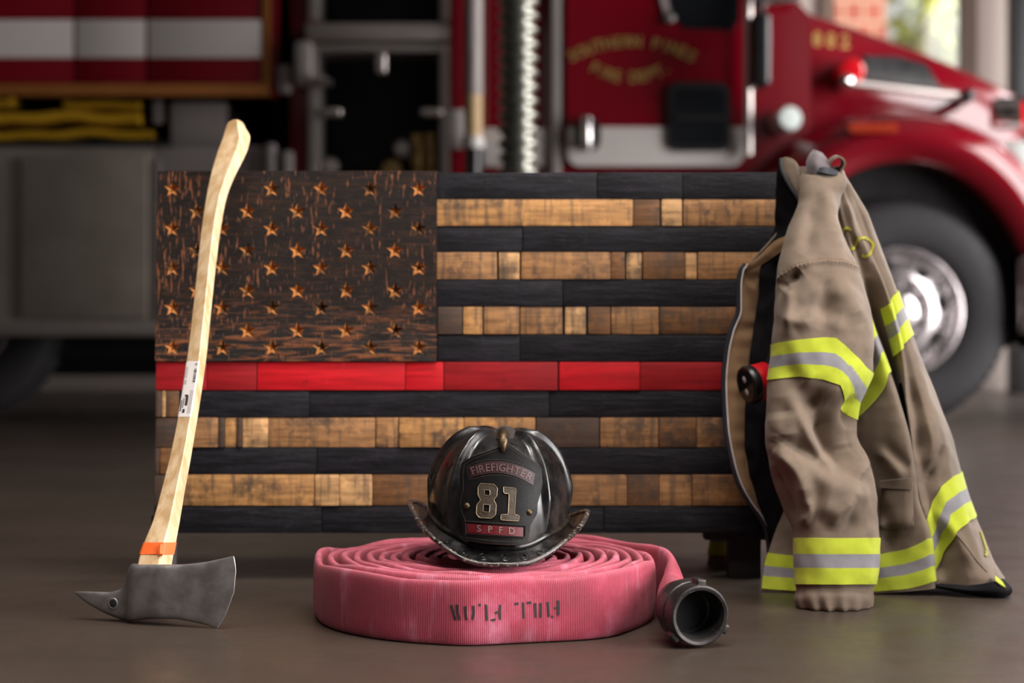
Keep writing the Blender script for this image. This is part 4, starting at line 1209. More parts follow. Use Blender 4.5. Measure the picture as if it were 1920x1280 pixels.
def brim_pt(t, s_, dz=0.0):
    t, s_ = np.broadcast_arrays(np.asarray(t, float), np.asarray(s_, float))
    bo = np.where(np.cos(t) > 0, .186, .236)
    ax_ = A_ + (.1515 - A_) * s_; by = B_ + (bo - B_) * s_
    zo = .1145 + .074 * np.abs(np.sin(t)) ** 2.3
    z = zin(t) * (1 - s_) + zo * s_ - .020 * np.sin(PI * s_) * np.sin(t) ** 2 + dz + .0012 * np.sin(t * 9 + 1)
    return hroll(np.stack([HX + ax_ * np.sin(t), HYc - by * np.cos(t), z], -1))
S_ = np.linspace(-.06, 1, 16)
top = brim_pt(T[:, None], S_[None, :]); bot = brim_pt(T[:, None], S_[None, ::-1], -.004)
g_ = np.concatenate([top, bot], 1)
b = MB(); b.grid(g_, cu=True, cv=True); brim = b.build('brim', M['helmet'], helm, angle=60)
ed = brim_pt(T, 1.0 + 0 * T, -.002); ed = ed + .0005 * fnoise(ed, 60)[:, None]
b = MB(); b.tube(ed, .0042, 10, closed=True); b.build('brim_edge', M['helmet_edge'], brim)
ed = brim_pt(T, .02 + 0 * T, .0035); b = MB(); b.tube(ed, .0042, 8, closed=True); b.build('crown_seam', M['helmet'], shell)
# embossed scroll work on the front of the brim
b = MB()
for c0 in (-.62, -.40, -.16, .10, .34, .56):
    q = []
    for k in range(26):
        a = k / 25 * 2.6 * PI; r = .052 * (1 - k / 32)
        q.append(brim_pt(np.array(c0 + r * math.cos(a) * 1.3), np.array(.55 + r * 6.0 * math.sin(a)), .0008))
    b.tube(np.array(q), .0006, 6)
b.build('embossed_scroll', M['helmet'], brim)

# front shield
sh_out = [(948.6, 830), (962, 839), (980, 852), (1000, 865), (1010, 872), (1014, 880), (1015.5, 905), (1012, 925), (1006.5, 945), (1006, 963), (999, 975), (993.5, 985), (991, 1005), (988, 1019.5),
          (960, 1021), (930, 1019.5), (900, 1016.5), (870, 1012), (868.5, 990), (867.5, 973), (862, 962), (859.5, 952), (859.5, 938), (864.5, 916), (863.5, 890), (867, 869), (885, 857), (910, 848), (930, 841)]
def sh_depth(x, y):
    # leans back against the crown, bowed around it
    v = (np.asarray(y, float) - 830) / 190.0
    base = 2.974 - .042 * v
    return base + .030 * ((np.asarray(x, float) - 938) / 76.0) ** 2 * (.55 + .25 * v)
SHN = np.array([0, -.95, .3]); SHN /= np.linalg.norm(SHN)
def sh_map(lift=0.0):
    def f(p): return PA(p[:, 0], p[:, 1], sh_depth(p[:, 0], p[:, 1])) + SHN * lift
    return f
def sh_n(p):
    n = np.stack([(p[:, 0] - 938) / 76.0 * .45, np.full(len(p), -.95), np.full(len(p), .28)], 1)
    return n / np.linalg.norm(n, axis=1, keepdims=True)
ft = fill([sh_out], 7.0)
b = MB(); b.relief(ft, sh_map(0), sh_n, .0035); shield = b.build('front_shield', M['shield'], helm, angle=50)
def shrink(lp, d):
    p = np.array(lp, float); k = len(p); c = p.mean(0)
    pv, nx = np.roll(p, 1, 0), np.roll(p, -1, 0); t = nx - pv; t /= np.linalg.norm(t, axis=1, keepdims=True)
    n = np.stack([-t[:, 1], t[:, 0]], 1)
    area_ = (p[:, 0] * nx[:, 1] - nx[:, 0] * p[:, 1]).sum()
    return p + n * d * (1 if area_ > 0 else -1)
def sh_line(line, r, name, mat, par, dash=0, closed=True, lift=.0036):
    b = MB(); p = np.array(line, float)
    if closed: p = np.concatenate([p, p[:1]])
    d = np.concatenate([[0], np.cumsum(np.linalg.norm(np.diff(p, axis=0), axis=1))])
    if dash:
        s0 = 0
        while s0 < d[-1]:
            u = np.linspace(s0, min(d[-1], s0 + dash * .62), 3)
            q = np.stack([np.interp(u, d, p[:, 0]), np.interp(u, d, p[:, 1])], 1)
            b.tube(sh_map(lift)(q), r, 5); s0 += dash
    else:
        u = np.linspace(0, d[-1], max(8, int(d[-1] / 4))); q = np.stack([np.interp(u, d, p[:, 0]), np.interp(u, d, p[:, 1])], 1)
        b.tube(sh_map(lift)(q), r, 6)
    return b.build(name, mat, par)
sh_line(sh_out, .0013, 'shield_edge', M['shield_edge'], shield, lift=.002)
sh_line(shrink(sh_out, 4.5), .0006, 'edge_stitching', M['stitch'], shield, dash=3.2)
# arched FIREFIGHTER patch
def arcp(x, up):     # upper / lower edge of the arched patch at x
    t = (x - 940) / 66.0
    return (866 + 18 * t * t + 4.0 * (x - 940) / 66 * 1.6) if up else (888 + 18 * t * t + 4.0 * (x - 940) / 66 * 1.6)
xs = np.linspace(879, 1003, 16)
patch = [(x, arcp(x, True)) for x in xs] + [(x - 4 * (x - 940) / 62, arcp(x, False)) for x in xs[::-1]]
b = MB(); b.relief(fill([patch], 6), sh_map(.0034), sh_n, .0012); pt = b.build('name_patch', M['patch_maroon'], shield)
sh_line(shrink(patch, -3.5), .0006, 'patch_stitching', M['stitch'], pt, dash=3.0)
def sh_text(s, xc, total, h, yf, mat, name, par, tilt):
    ms = []
    for ch in s:
        pts, tri = text_tris(ch, 1.0, .012); pts = pts - np.array([(pts[:, 0].min() + pts[:, 0].max()) / 2, 0]); ms.append((pts * np.array([h * 1.3, -h * 1.38]), tri))
    ws = [p[:, 0].max() - p[:, 0].min() for p, _ in ms]
    gap = (total - sum(ws)) / (len(s) - 1); x = xc - total / 2
    for (pts, tri), w in zip(ms, ws):
        xm = x + w / 2; x += w + gap
        q = pts.copy(); q[:, 1] += h * .5
        a = tilt(xm); c_, s2 = math.cos(a), math.sin(a)
        q = np.stack([xm + q[:, 0] * c_ - q[:, 1] * s2, yf(xm) + q[:, 0] * s2 + q[:, 1] * c_], 1)
        b = MB(); b.relief((q, tri), sh_map(.0044), sh_n, .0010); b.build(name, mat, par, smooth=False)
sh_text('FIREFIGHTER', 941, 114, 14.5, lambda x: (arcp(x, True) + arcp(x, False)) / 2, M['letter_dull'], 'letter', pt, lambda x: .55 * (x - 940) / 66 + .06)
# block numerals 8 and 1
def zz(pts): return [(740 + x / 4.413, 780 + y / 4.413) for x, y in pts]
eight = [zz([(710, 563), (820, 570), (850, 600), (845, 665), (818, 700), (840, 735), (835, 820), (800, 850), (700, 845), (675, 815), (680, 735), (712, 700), (688, 655), (690, 590)]),
         zz([(742, 615), (790, 618), (787, 665), (740, 660)]), zz([(733, 735), (787, 738), (783, 800), (730, 797)])]
one = [zz([(900, 593), (1003, 602), (990, 820), (1030, 825), (1026, 874), (876, 864), (880, 818), (938, 820), (946, 648), (900, 642)])]
for lp in (eight, one):
    b = MB(); b.relief(fill(lp, 5), sh_map(.0034), sh_n, .0016); nm = b.build('numeral', M['numeral'], shield, angle=40)
    for l in lp: sh_line(densify(l, 3), .0007, 'numeral_edge', M['numeral_edge'], nm, lift=.0052)
# lower red patch with SPFD
pb = zz([(598, 890), (1062, 925), (1060, 1000), (602, 970)])
b = MB(); b.relief(fill([pb], 6), sh_map(.0034), sh_n, .0012); p2 = b.build('lower_patch', M['patch_red'], shield)
sh_line(densify(zz([(575, 868), (1095, 905), (1090, 1022), (580, 992)]), 3), .0006, 'patch_stitching', M['stitch'], p2, dash=3.0)
sh_line(densify(zz([(585, 878), (1078, 915), (1075, 1010), (590, 982)]), 3), .0011, 'patch_frame', M['shield'], p2, lift=.0045)
for ch, x in zip('SPFD', (698, 790, 877, 968)):
    pts, tri = text_tris(ch, 1.0, .012); h = 12.5
    q = pts * np.array([h * 1.35, -h * 1.38]); yc = (925 + (x - 698) * .075 - 780 * 0) / 4.413 + 780 + h * .62
    q = q + np.array([740 + x / 4.413, yc]); q[:, 1] += (q[:, 0] - (740 + x / 4.413)) * .07
    b = MB(); b.relief((q, tri), sh_map(.0044), sh_n, .0010); b.build('letter', M['letter_grey'], p2, smooth=False)
for x, y in ((876, 949), (992, 961)):
    c0 = sh_map(.0034)(np.array([[x, y]], float))[0]
    b = MB(); b.lathe([(.0052, -.001), (.0055, .0008), (.0042, .0026), (.002, .0036), (0, .0038)], c0, SHN, 20); b.build('rivet', M['eagle'], shield)
# eagle-head holder on the crown
pth = np.array([hroll(np.array([[HX + .001, HYc - q, z]]))[0] for q, z in ((.02, .314), (.06, .322), (.092, .322), (.116, .315), (.129, .303), (.134, .290))])
pe = crom(pth, 30); re = np.interp(np.linspace(0, 1, 30), [0, .3, .55, .75, .9, 1], [.006, .0075, .0095, .0095, .0062, .0025])
b = MB(); b.tube(pe, re, 16)
v = np.array(b.v); nz = fnoise(v, 160)[:, None] * .0012; b.v = [tuple(q) for q in (v + nz)]
eagle = b.build('eagle_head_holder', M['eagle'], helm)
for sx in (-1, 1):
    p_ = pe[20] + np.array([sx * .009, -.003, .002]); b = MB(); b.lathe([(.0028, -.002), (.0028, .001), (0, .002)], p_, (sx, -.4, .1), 10); b.build('eagle_eye', M['black_void'], eagle)
wing = [zz([(820, 120), (870, 88), (905, 84), (965, 92), (1000, 125), (975, 190), (870, 195), (852, 180)])]
b = MB(); b.relief(fill(wing, 5), lambda p: PA(p[:, 0], p[:, 1], 3.005 + 0 * p[:, 0]), lambda p: np.tile([0, -.9, .43], (len(p), 1)), .003); b.build('holder_plate', M['eagle_plate'], helm)
# red reflective trapezoids on the side facets
dcs = px_caster([shell])
for lp in ([(842, 858), (851, 853), (851, 868), (840, 880)], ):
    ft = fill([lp], 4); H, N = dcs(ft[0]); b = MB(); b.relief(ft, lambda p: H, lambda p: N, .0008); b.build('red_reflector', M['patch_maroon'], shell)
# ------------------------------------------------------------------ turnout coat hung on the flag's corner
coat = thing('turnout_coat', 'khaki firefighter coat with lime and silver bands draped over the right end of the flag', 'coat', (P(1600, 1100, 3.35)[0], 3.35, 0))
def crease(px, py, segs):
    """sum of ridges (+) and hollows (-): (points, width px, height m)"""
    px, py = np.broadcast_arrays(np.asarray(px, float), np.asarray(py, float)); out = np.zeros(px.shape)
    for pts, w, h in segs:
        p = crom(pts, max(12, len(pts) * 6)); best = np.full(px.shape, 1e9); tt = np.zeros(px.shape)
        for i in range(len(p) - 1):
            a, d = p[i], p[i + 1] - p[i]; L = (d @ d) + 1e-9
            t = np.clip(((px - a[0]) * d[0] + (py - a[1]) * d[1]) / L, 0, 1)
            q = (px - a[0] - t * d[0]) ** 2 + (py - a[1] - t * d[1]) ** 2
            m = q < best; best = np.where(m, q, best); tt = np.where(m, (i + t) / (len(p) - 1), tt)
        taper = np.clip(np.minimum(tt, 1 - tt) * 4, 0.15, 1)
        out += h * taper * np.exp(-best / w ** 2)
    return out

# ---- near sleeve, from the collar down to the cuff
sy_ = [312, 320, 340, 370, 400, 440, 480, 500, 530, 580, 640, 700, 760, 810, 860, 910, 960, 1005, 1050, 1094, 1104, 1122, 1138, 1149]
sl_ = [1522, 1508, 1500, 1498, 1490, 1474, 1462, 1458, 1454, 1452, 1448, 1442, 1437, 1434, 1440, 1452, 1470, 1487, 1488, 1489, 1491, 1490, 1496, 1506]
sr_ = [1572, 1578, 1585, 1577, 1571, 1583, 1601, 1610, 1620, 1631, 1640, 1636, 1612, 1606, 1630, 1642, 1647, 1651, 1648, 1643, 1638, 1639, 1636, 1626]
sc_ = [3.44, 3.43, 3.415, 3.40, 3.38, 3.355, 3.335, 3.325, 3.312, 3.295, 3.28, 3.268, 3.258, 3.25, 3.243, 3.237, 3.23, 3.222, 3.215, 3.207, 3.205, 3.20, 3.198, 3.196]
sd_ = [.016, .022, .030, .038, .046, .054, .060, .063, .065, .066, .066, .066, .064, .062, .061, .061, .060, .059, .058, .057, .054, .054, .053, .046]
sl_cr = [([(1500, 715), (1552, 790), (1600, 890)], 42, -.014), ([(1530, 945), (1600, 960)], 34, .009), ([(1462, 770), (1470, 830)], 22, .008), ([(1600, 830), (1618, 880)], 16, -.006),
         ([(1488, 748), (1520, 815), (1548, 860), (1585, 897)], 13, .010), ([(1530, 770), (1562, 838), (1610, 905)], 26, -.017),
         ([(1450, 838), (1480, 862), (1505, 905), (1513, 955)], 14, .012), ([(1462, 830), (1520, 852), (1560, 882)], 18, -.010),
         ([(1515, 870), (1560, 905), (1640, 935)], 22, .009), ([(1440, 870), (1462, 930), (1488, 985)], 16, -.011),
         ([(1602, 735), (1598, 775), (1612, 805)], 10, -.013), ([(1606, 900), (1625, 870), (1640, 850)], 9, .007),
         ([(1466, 545), (1478, 528), (1505, 508)], 12, -.012), ([(1468, 515), (1480, 560), (1478, 640)], 10, .006),
         ([(1500, 560), (1530, 585), (1580, 600)], 26, -.007), ([(1548, 530), (1590, 560), (1615, 610)], 18, .007), ([(1490, 620), (1540, 600), (1600, 625)], 16, .005),
         ([(1540, 340), (1556, 400), (1566, 470)], 14, .008), ([(1508, 380), (1522, 430), (1500, 480)], 16, -.006), ([(1572, 380), (1590, 430), (1605, 485)], 14, -.006),
         ([(1500, 690), (1540, 730), (1600, 730)], 22, .005), ([(1460, 740), (1470, 800), (1455, 830)], 16, -.006),
         ([(1520, 960), (1570, 985), (1630, 975)], 18, -.005), ([(1455, 655), (1500, 735), (1560, 760)], 26, -.007), ([(1545, 505), (1552, 560), (1530, 620)], 18, -.006), ([(1600, 930), (1570, 960), (1560, 1000)], 14, .006), ([(1465, 590), (1500, 600), (1545, 580)], 12, .005),
         ([(1500, 985), (1520, 960), (1512, 930)], 9, .006)]
seam_x = [1440, 1465, 1490, 1520, 1550, 1585, 1615, 1640]; seam_y = [545, 523, 507, 498, 495, 498, 510, 524]
def sleeve(y, a, off=0.0):
    y, a = np.broadcast_arrays(np.asarray(y, float), np.asarray(a, float))
    L, R, Yc, hd = pchip(y, sy_, sl_), pchip(y, sy_, sr_), pchip(y, sy_, sc_), pchip(y, sy_, sd_)
    ca, sa = np.cos(a), np.sin(a)
    e = .86
    x = (L + R) / 2 - (R - L) / 2 * np.sign(ca) * np.abs(ca) ** e
    front = np.clip(sa, 0, 1)
    dsp = 1.7 * crease(x, y, sl_cr) * np.clip(front * 2.2, 0, 1)
    # yoke lies over the sleeve head
    sm = np.interp(x, seam_x, seam_y)
    dsp += .0035 / (1 + np.exp((y - sm) / 1.6)) * np.clip(front * 3, 0, 1)
    dsp += .0022 * np.exp(-((y - sm + 6) / 3) ** 2) * np.clip(front * 3, 0, 1) * (1 + .5 * np.sin(x * .9))
    q = PA(x, y, Yc - hd * sa)
    dsp += .0050 * fnoise(q * np.array([1, 1, .8]), 13, 3.1) + .0022 * fnoise(q, 38, 7.7)
    # gathered cuff
    dsp += np.clip((y - 1104) / 14, 0, 1) * (.0035 * np.sin(a * 15 + np.sin(a * 4) * 1.2) * np.clip((y - 1104) / 40, .1, 1) + .002) 
    nx = -np.sign(ca) * np.abs(ca); 
    d = dsp + off
    q[..., 0] += d * nx * .8; q[..., 1] -= d * sa
    return q
YS = np.unique(np.concatenate([np.linspace(312, 1098, 300), np.linspace(480, 530, 30)])); AS = np.linspace(0, 2 * PI, 200, endpoint=False)
b = MB(); g_ = sleeve(YS[:, None], AS[None, :]); b.grid(g_, cv=True); b.f.append(tuple(range(200))); b.m.append(0)
slv = b.build('sleeve', M['canvas'], coat, angle=60)
YC = np.linspace(1092, 1149, 34)
g_ = sleeve(YC[:, None], AS[None, :], -.001); g_[..., 2] = np.maximum(g_[..., 2], .001)
low = g_[-1].copy(); inn = low.copy(); c = low.mean(0); inn = c + (low - c) * .82; inn2 = inn + np.array([0, 0, .03])
g_ = np.concatenate([g_, inn[None], inn2[None]], 0)
b = MB(); b.grid(g_, cv=True); b.f.append(tuple((35 * 200 + i) for i in range(200))); b.m.append(0)
cuff = b.build('cuff', M['canvas'], slv, angle=60)
def sleeve_band(name, mat, f0, f1, lift=.0022, n=9):
    mid = lambda a: sleeve(.5 * (f0(1545) + f1(1545)) + 0 * a, a)
    a = AS; q = mid(a); px = CX + q[:, 0] * F / q[:, 1]
    y0 = np.array([f0(x) for x in px]); y1 = np.array([f1(x) for x in px])
    t = np.linspace(0, 1, n)[:, None]
    y = y0[None] * (1 - t) + y1[None] * t
    g_ = sleeve(y, a[None, :] + 0 * y, lift)
    inner = sleeve(y, a[None, :] + 0 * y, lift - .004)
    gg = np.concatenate([inner[:1], g_, inner[-1:]], 0)
    b = MB(); b.grid(gg, cv=True); return b.build(name, M[mat], slv, angle=50)
ut = lambda x: float(np.interp(x, [1440, 1460, 1500, 1545, 1566, 1590, 1612, 1640], [648, 642, 636, 632, 633, 652, 672, 700]))
ub = lambda x: float(np.interp(x, [1440, 1460, 1500, 1545, 1580, 1600, 1616, 1640], [712, 710, 706, 711, 722, 745, 765, 790]))
def between(t): return lambda x: ut(x) * (1 - t) + ub(x) * t
for nm, mt, t0, t1 in (('lime_band', 'lime', 0, .35), ('silver_band', 'silver', .35, .66), ('lime_band', 'lime', .66, 1.0)):
    sleeve_band(nm, mt, between(t0), between(t1))
for nm, mt, y0, y1 in (('lime_band', 'lime', 1008, 1038), ('silver_band', 'silver', 1038, 1064), ('lime_band', 'lime', 1064, 1095)):
    sleeve_band(nm, mt, (lambda v: (lambda x: v))(y0), (lambda v: (lambda x: v))(y1), .0026)
# stitched seam of the yoke
xs = np.linspace(1470, 1612, 60); b = MB()
slc = px_caster([slv])
for dy in (-7, -11):
    for i in range(0, 58, 2):
        H, N = slc([(xs[i], np.interp(xs[i], seam_x, seam_y) + dy), (xs[i + 1], np.interp(xs[i + 1], seam_x, seam_y) + dy)])
        b.tube(H + N * .0004, .0007, 5)
b.build('seam_stitching', M['facing'], slv)

# ---- body of the coat: an open U around the end of the flag
def colf(ys, xs, ds): return (lambda y: pchip(y, ys, xs)), (lambda y: np.interp(y, ys, ds))
OUT_Y = [312, 325, 345, 372, 400, 440, 480, 540, 600, 660, 720, 780, 830, 860, 900, 950, 1000, 1050, 1085]
OUT_X = [1580, 1584, 1594, 1611, 1627, 1643, 1658, 1679, 1700, 1723, 1748, 1771, 1790, 1797, 1806, 1823, 1843, 1864, 1886]
cols = []
def C(ys, xs, ds): cols.append(colf(ys, xs, ds))
Rx = lambda y: np.interp(y, OUT_Y, OUT_X)
C([312, 400, 600, 880, 940, 1000, 1060, 1112], [1520, 1500, 1478, 1480, 1474, 1452, 1434, 1427], [3.46, 3.44, 3.42, 3.41, 3.41, 3.40, 3.385, 3.375])      # hidden front edge
C([312, 400, 600, 800, 950, 1112], [1535, 1530, 1530, 1530, 1520, 1500], [3.455, 3.43, 3.395, 3.38, 3.37, 3.36])
C([312, 400, 500, 600, 800, 950, 1112], [1560, 1562, 1588, 1606, 1600, 1610, 1610], [3.45, 3.41, 3.385, 3.37, 3.36, 3.355, 3.345])
C([312, 380, 440, 520, 600, 697, 760, 828, 893, 930, 1004, 1110], [1566, 1572, 1588, 1612, 1630, 1664, 1684, 1702, 1711, 1715, 1737, 1748], [3.445, 3.40, 3.385, 3.36, 3.335, 3.325, 3.32, 3.318, 3.315, 3.315, 3.312, 3.32])  # right fold edge of the middle panel
C([312, 380, 440, 520, 600, 697, 760, 828, 893, 930, 1004, 1110], [1567, 1578, 1596, 1620, 1640, 1672, 1690, 1705, 1714, 1718, 1741, 1750], [3.444, 3.40, 3.385, 3.38, 3.40, 3.41, 3.41, 3.40, 3.38, 3.375, 3.37, 3.37])   # valley
C([312, 380, 440, 520, 580, 647, 740, 820, 893, 930, 1004, 1100], [1569, 1588, 1612, 1650, 1670, 1687, 1698, 1708, 1716, 1722, 1744, 1753], [3.442, 3.40, 3.378, 3.365, 3.352, 3.345, 3.34, 3.338, 3.335, 3.335, 3.33, 3.33])  # left fold of the right panel
cm = len(cols)
def rel(f, d0, d1): C(OUT_Y, [Rx(y) * f + float(cols[5][0](y)) * (1 - f) for y in OUT_Y], list(np.interp(OUT_Y, [312, 500, 700, 900, 1085], [3.442] + d0)))
rel(.18, [3.372, 3.352, 3.342, 3.325], 0); rel(.5, [3.376, 3.352, 3.338, 3.30], 0); rel(.8, [3.385, 3.37, 3.355, 3.305], 0)
C(OUT_Y, OUT_X, list(np.interp(OUT_Y, [312, 500, 700, 900, 1085], [3.455, 3.42, 3.42, 3.42, 3.37])))
C(OUT_Y, [x - .12 * (x - 1560) for x in OUT_X], list(np.interp(OUT_Y, [312, 500, 700, 900, 1085], [3.47, 3.465, 3.475, 3.485, 3.47])))
C(OUT_Y, [x - .55 * (x - 1560) for x in OUT_X], list(np.interp(OUT_Y, [312, 500, 1085], [3.48, 3.495, 3.50])))
C([312, 1085], [1540, 1545], [3.484, 3.50])
C([312, 500, 1085], [1500, 1485, 1490], [3.484, 3.496, 3.496])
C([312, 430, 500, 1085], [1496, 1470, 1450, 1460], [3.482, 3.49, 3.490, 3.485])
FLAP_Y = [312, 400, 440, 500, 505, 540, 580, 620, 660, 720, 800, 850, 900, 940, 970, 1000, 1085]
FLAP_X = [1492, 1480, 1452, 1398, 1394, 1389, 1389, 1375, 1366, 1361, 1365, 1373, 1387, 1408, 1430, 1443, 1450]
C(FLAP_Y, FLAP_X, list(np.interp(FLAP_Y, [312, 500, 800, 1085], [3.478, 3.468, 3.462, 3.46])))
NC = len(cols)
hem_u = [0, 1, 2, 3, 4, 5, 6, 7, 8, 9, 10, 12, NC - 1]; hem_y = [1108, 1113, 1115, 1104, 1098, 1094, 1098, 1097, 1091, 1083, 1080, 1082, 1075]
body_cr = [([(1640, 845), (1668, 862), (1692, 895)], 12, .006), ([(1655, 830), (1690, 868), (1712, 880)], 13, -.005), ([(1600, 520), (1618, 640), (1625, 720)], 14, -.006),
           ([(1720, 760), (1745, 830), (1735, 890)], 16, .007), ([(1700, 700), (1725, 800), (1722, 870)], 12, -.007), ([(1770, 830), (1755, 870), (1730, 905)], 9, -.006),
           ([(1745, 950), (1790, 1000), (1830, 1075)], 10, .005), ([(1760, 1090), (1770, 1040), (1760, 985)], 14, -.006),
           ([(1592, 350), (1598, 420), (1612, 470)], 8, .006), ([(1600, 360), (1625, 430), (1640, 500)], 6, -.004), ([(1650, 930), (1668, 985), (1660, 1040)], 12, -.006), ([(1590, 950), (1680, 1000)], 10, .003)]
def body(u, y, off=0.0, noise_=True):
    """u: column number; y: sight height"""
    u, y = np.broadcast_arrays(np.asarray(u, float), np.asarray(y, float))
    hem = np.interp(u, hem_u, hem_y)
    yy = np.minimum(y, hem)
    xs = np.stack([c_[0](yy) for c_ in cols]); ds = np.stack([c_[1](yy) for c_ in cols])
    i = np.clip(np.floor(u).astype(int), 0, NC - 2); f = u - i
    def tk(arr, j):
        return np.take_along_axis(arr, np.clip(j, 0, NC - 1)[None], 0)[0]
    def cr(arr):
        a, b_, c_, d = tk(arr, i - 1), tk(arr, i), tk(arr, i + 1), tk(arr, i + 2); t = .38
        m1, m2 = t * (c_ - a), t * (d - b_)
        return (2 * f**3 - 3 * f**2 + 1) * b_ + (f**3 - 2 * f**2 + f) * m1 + (-2 * f**3 + 3 * f**2) * c_ + (f**3 - f**2) * m2
    x, d = cr(xs), cr(ds)
    q = PA(x, yy, d)
    near = np.clip(9.3 - u, 0, 1)
    if noise_:
        dd = (1.5 * crease(x, yy, body_cr) + .0055 * fnoise(q, 12, 1.3) + .0014 * fnoise(q, 40, 5.2)) * near
        q[..., 1] -= dd
        q[..., 0] += dd * np.clip((u - 7) / 2, 0, 1)
    if np.any(off != 0):
        q[..., 1] -= off * np.clip((9.6 - u) / 1.2, -1, 1); q[..., 0] += off * np.exp(-((u - 9) / 1.1) ** 2)
    q[..., 2] = np.maximum(q[..., 2], .0012)
    return q
UU = np.linspace(0, NC - 1, (NC - 1) * 22 + 1); NV = 260
def body_grid(us, v0=0.0, v1=1.0, nv=NV, off=0.0):
    hem = np.interp(us, hem_u, hem_y); v = np.linspace(v0, v1, nv)
    y = 312 + (hem[:, None] - 312) * v[None, :]
    return body(us[:, None] + 0 * y, y, off)
gb = body_grid(UU)
n_ = grid_normals(gb); 
if n_[44, 130, 1] > 0: n_ = -n_
b = MB(); b.slab(gb, n_, .0035); shell_c = b.build('coat_body', M['canvas'], coat, angle=60)
# black liner inside, set in from the outer cloth
ul = np.linspace(.2, NC - 1.55, 130)
gl_ = body_grid(ul, .02, .985, 160, -.0065); nl = grid_normals(gl_)
if nl[20, 60, 1] > 0: nl = -nl
b = MB(); b.slab(gl_, nl, .0025); lin = b.build('liner', M['lining'], coat, angle=60)
# tan facing along the open front edge with dark piping
uf = np.linspace(NC - 1.62, NC - 1.02, 16)
gf = body_grid(uf, .24, .985, 140); nf = grid_normals(gf)
if nf[8, 60, 1] > 0: nf = -nf
rip = (.0016 * np.sin(np.linspace(0, 1, 140) * 95) * np.sin(np.linspace(0, 1, 140) * 17 + 1))[None, :, None] * np.linspace(.3, 1, 16)[::-1][:, None, None]
b = MB(); b.slab(gf + nf * (.005 + rip), nf, .003); fac = b.build('front_facing', M['facing'], coat, angle=60)
ge = body_grid(np.array([NC - 1.0, NC - 1.001]), .24, .985, 120)[0] + np.array([-.002, -.003, 0])
b = MB(); b.tube(ge + np.array([-.0035, .001, 0]), .0042, 8); b.build('edge_binding', M['navy_trim'], fac)
b = MB(); b.tube(ge + np.array([.002, -.0035, 0]), .0014, 6); b.build('edge_piping', M['sticker'], fac)
# band strips on the body follow (u, y)
def body_band(name, mat, us, top, bot, lift=.0026, nu=60, nv=8):
    u = np.linspace(us[0], us[-1], nu); y0 = np.interp(u, us, top); y1 = np.interp(u, us, bot)
    t = np.linspace(0, 1, nv)[None, :]; y = y0[:, None] * (1 - t) + y1[:, None] * t
    g_ = body(u[:, None] + 0 * y, y); n = grid_normals(g_)
    if n[min(10, nu - 1), 3, 1] > 0: n = -n
    b = MB(); b.slab(g_ + n * lift, n, lift + .002); return b.build(name, M[mat], shell_c, angle=50)
def triple(us, top, bot, cuts=(.36, .64)):
    top, bot = np.array(top, float), np.array(bot, float)
    for nm, mt, t0, t1 in (('lime_band', 'lime', 0, cuts[0]), ('silver_band', 'silver', cuts[0], cuts[1]), ('lime_band', 'lime', cuts[1], 1)):
        body_band(nm, mt, us, top + (bot - top) * t0, top + (bot - top) * t1)
# chest band on the middle panel, then on the right panel and round the back
triple([1.6, 2.2, 3.0, 3.5], [668, 636, 594, 590], [815, 775, 700, 695])
triple([4.5, 5, 6, 7, 8, 9, 10, 12], [578, 570, 562, 555, 549, 544, 544, 560], [668, 658, 648, 640, 632, 626, 626, 640])
# lower bands
triple([0, 1, 2.0, 2.6, 3.0, 3.5], [1036, 1044, 1048, 1030, 1010, 1008], [1103, 1108, 1112, 1103, 1090, 1088])
triple([4.8, 5, 6, 7, 8, 9, 10, 12], [985, 978, 950, 912, 893, 883, 880, 890], [1082, 1074, 1044, 996, 978, 966, 962, 970])
# lining showing under the raised tail, and the turned corner
def sheet(name, ctrl, mat, th=.003, nu=30, nv=12, par=None, wr=0.0, angle=60, seed=0):
    c = np.array([[P(*q) for q in row] for row in ctrl])
    r1 = np.array([crom(row, nv) for row in c]); g_ = np.array([crom(r1[:, j], nu) for j in range(nv)]).transpose(1, 0, 2)
    n = face_cam(grid_normals(g_), g_)
    if wr: g_ = g_ + n * (wr * fnoise(g_, 40, seed))[..., None]
    g_[..., 2] = np.maximum(g_[..., 2], .001)
    b = MB(); b.slab(g_, n, th); return b.build(name, M[mat], par or coat, angle=angle)
sheet('tail_lining', [[(1752, 1092, 3.335), (1756, 1098, 3.325), (1760, 1103, 3.325)], [(1785, 1095, 3.315), (1788, 1103, 3.305), (1792, 1110, 3.31)], [(1825, 1096, 3.30), (1832, 1108, 3.29), (1840, 1119, 3.30)],
                      [(1862, 1090, 3.29), (1876, 1108, 3.28), (1874, 1124, 3.29)], [(1880, 1084, 3.32), (1898, 1104, 3.31), (1890, 1122, 3.32)]], 'lining', .006, 40, 12)
sheet('lime_patch', [[(1866, 1079, 3.30), (1872, 1083, 3.30), (1880, 1090, 3.296)], [(1867, 1088, 3.287), (1876, 1095, 3.284), (1886, 1101, 3.29)]], 'lime', .002, 6, 8)
sheet('lime_patch', [[(1742, 1096, 3.36), (1756, 1094, 3.36), (1764, 1097, 3.36)], [(1732, 1103, 3.35), (1750, 1104, 3.35), (1766, 1100, 3.355)]], 'lime', .002, 6, 8)
bcs = px_caster([shell_c])
def marks_on(name, lines, w, mat, th=.0014, par=None):
    b = MB()
    for ln in lines:
        L = crom(np.array(ln, float), max(10, len(ln) * 6)); ft = stroke2d(L, w); H, N = bcs(ft[0]); b.relief(ft, lambda p: H + N * .0008, lambda p: N, th)
    return b.build(name, M[mat], par or shell_c, smooth=False)
marks_on('shoulder_letter', [[(1580, 437), (1583, 430), (1590, 428), (1596, 433)]], 5.0, 'letter_lime')
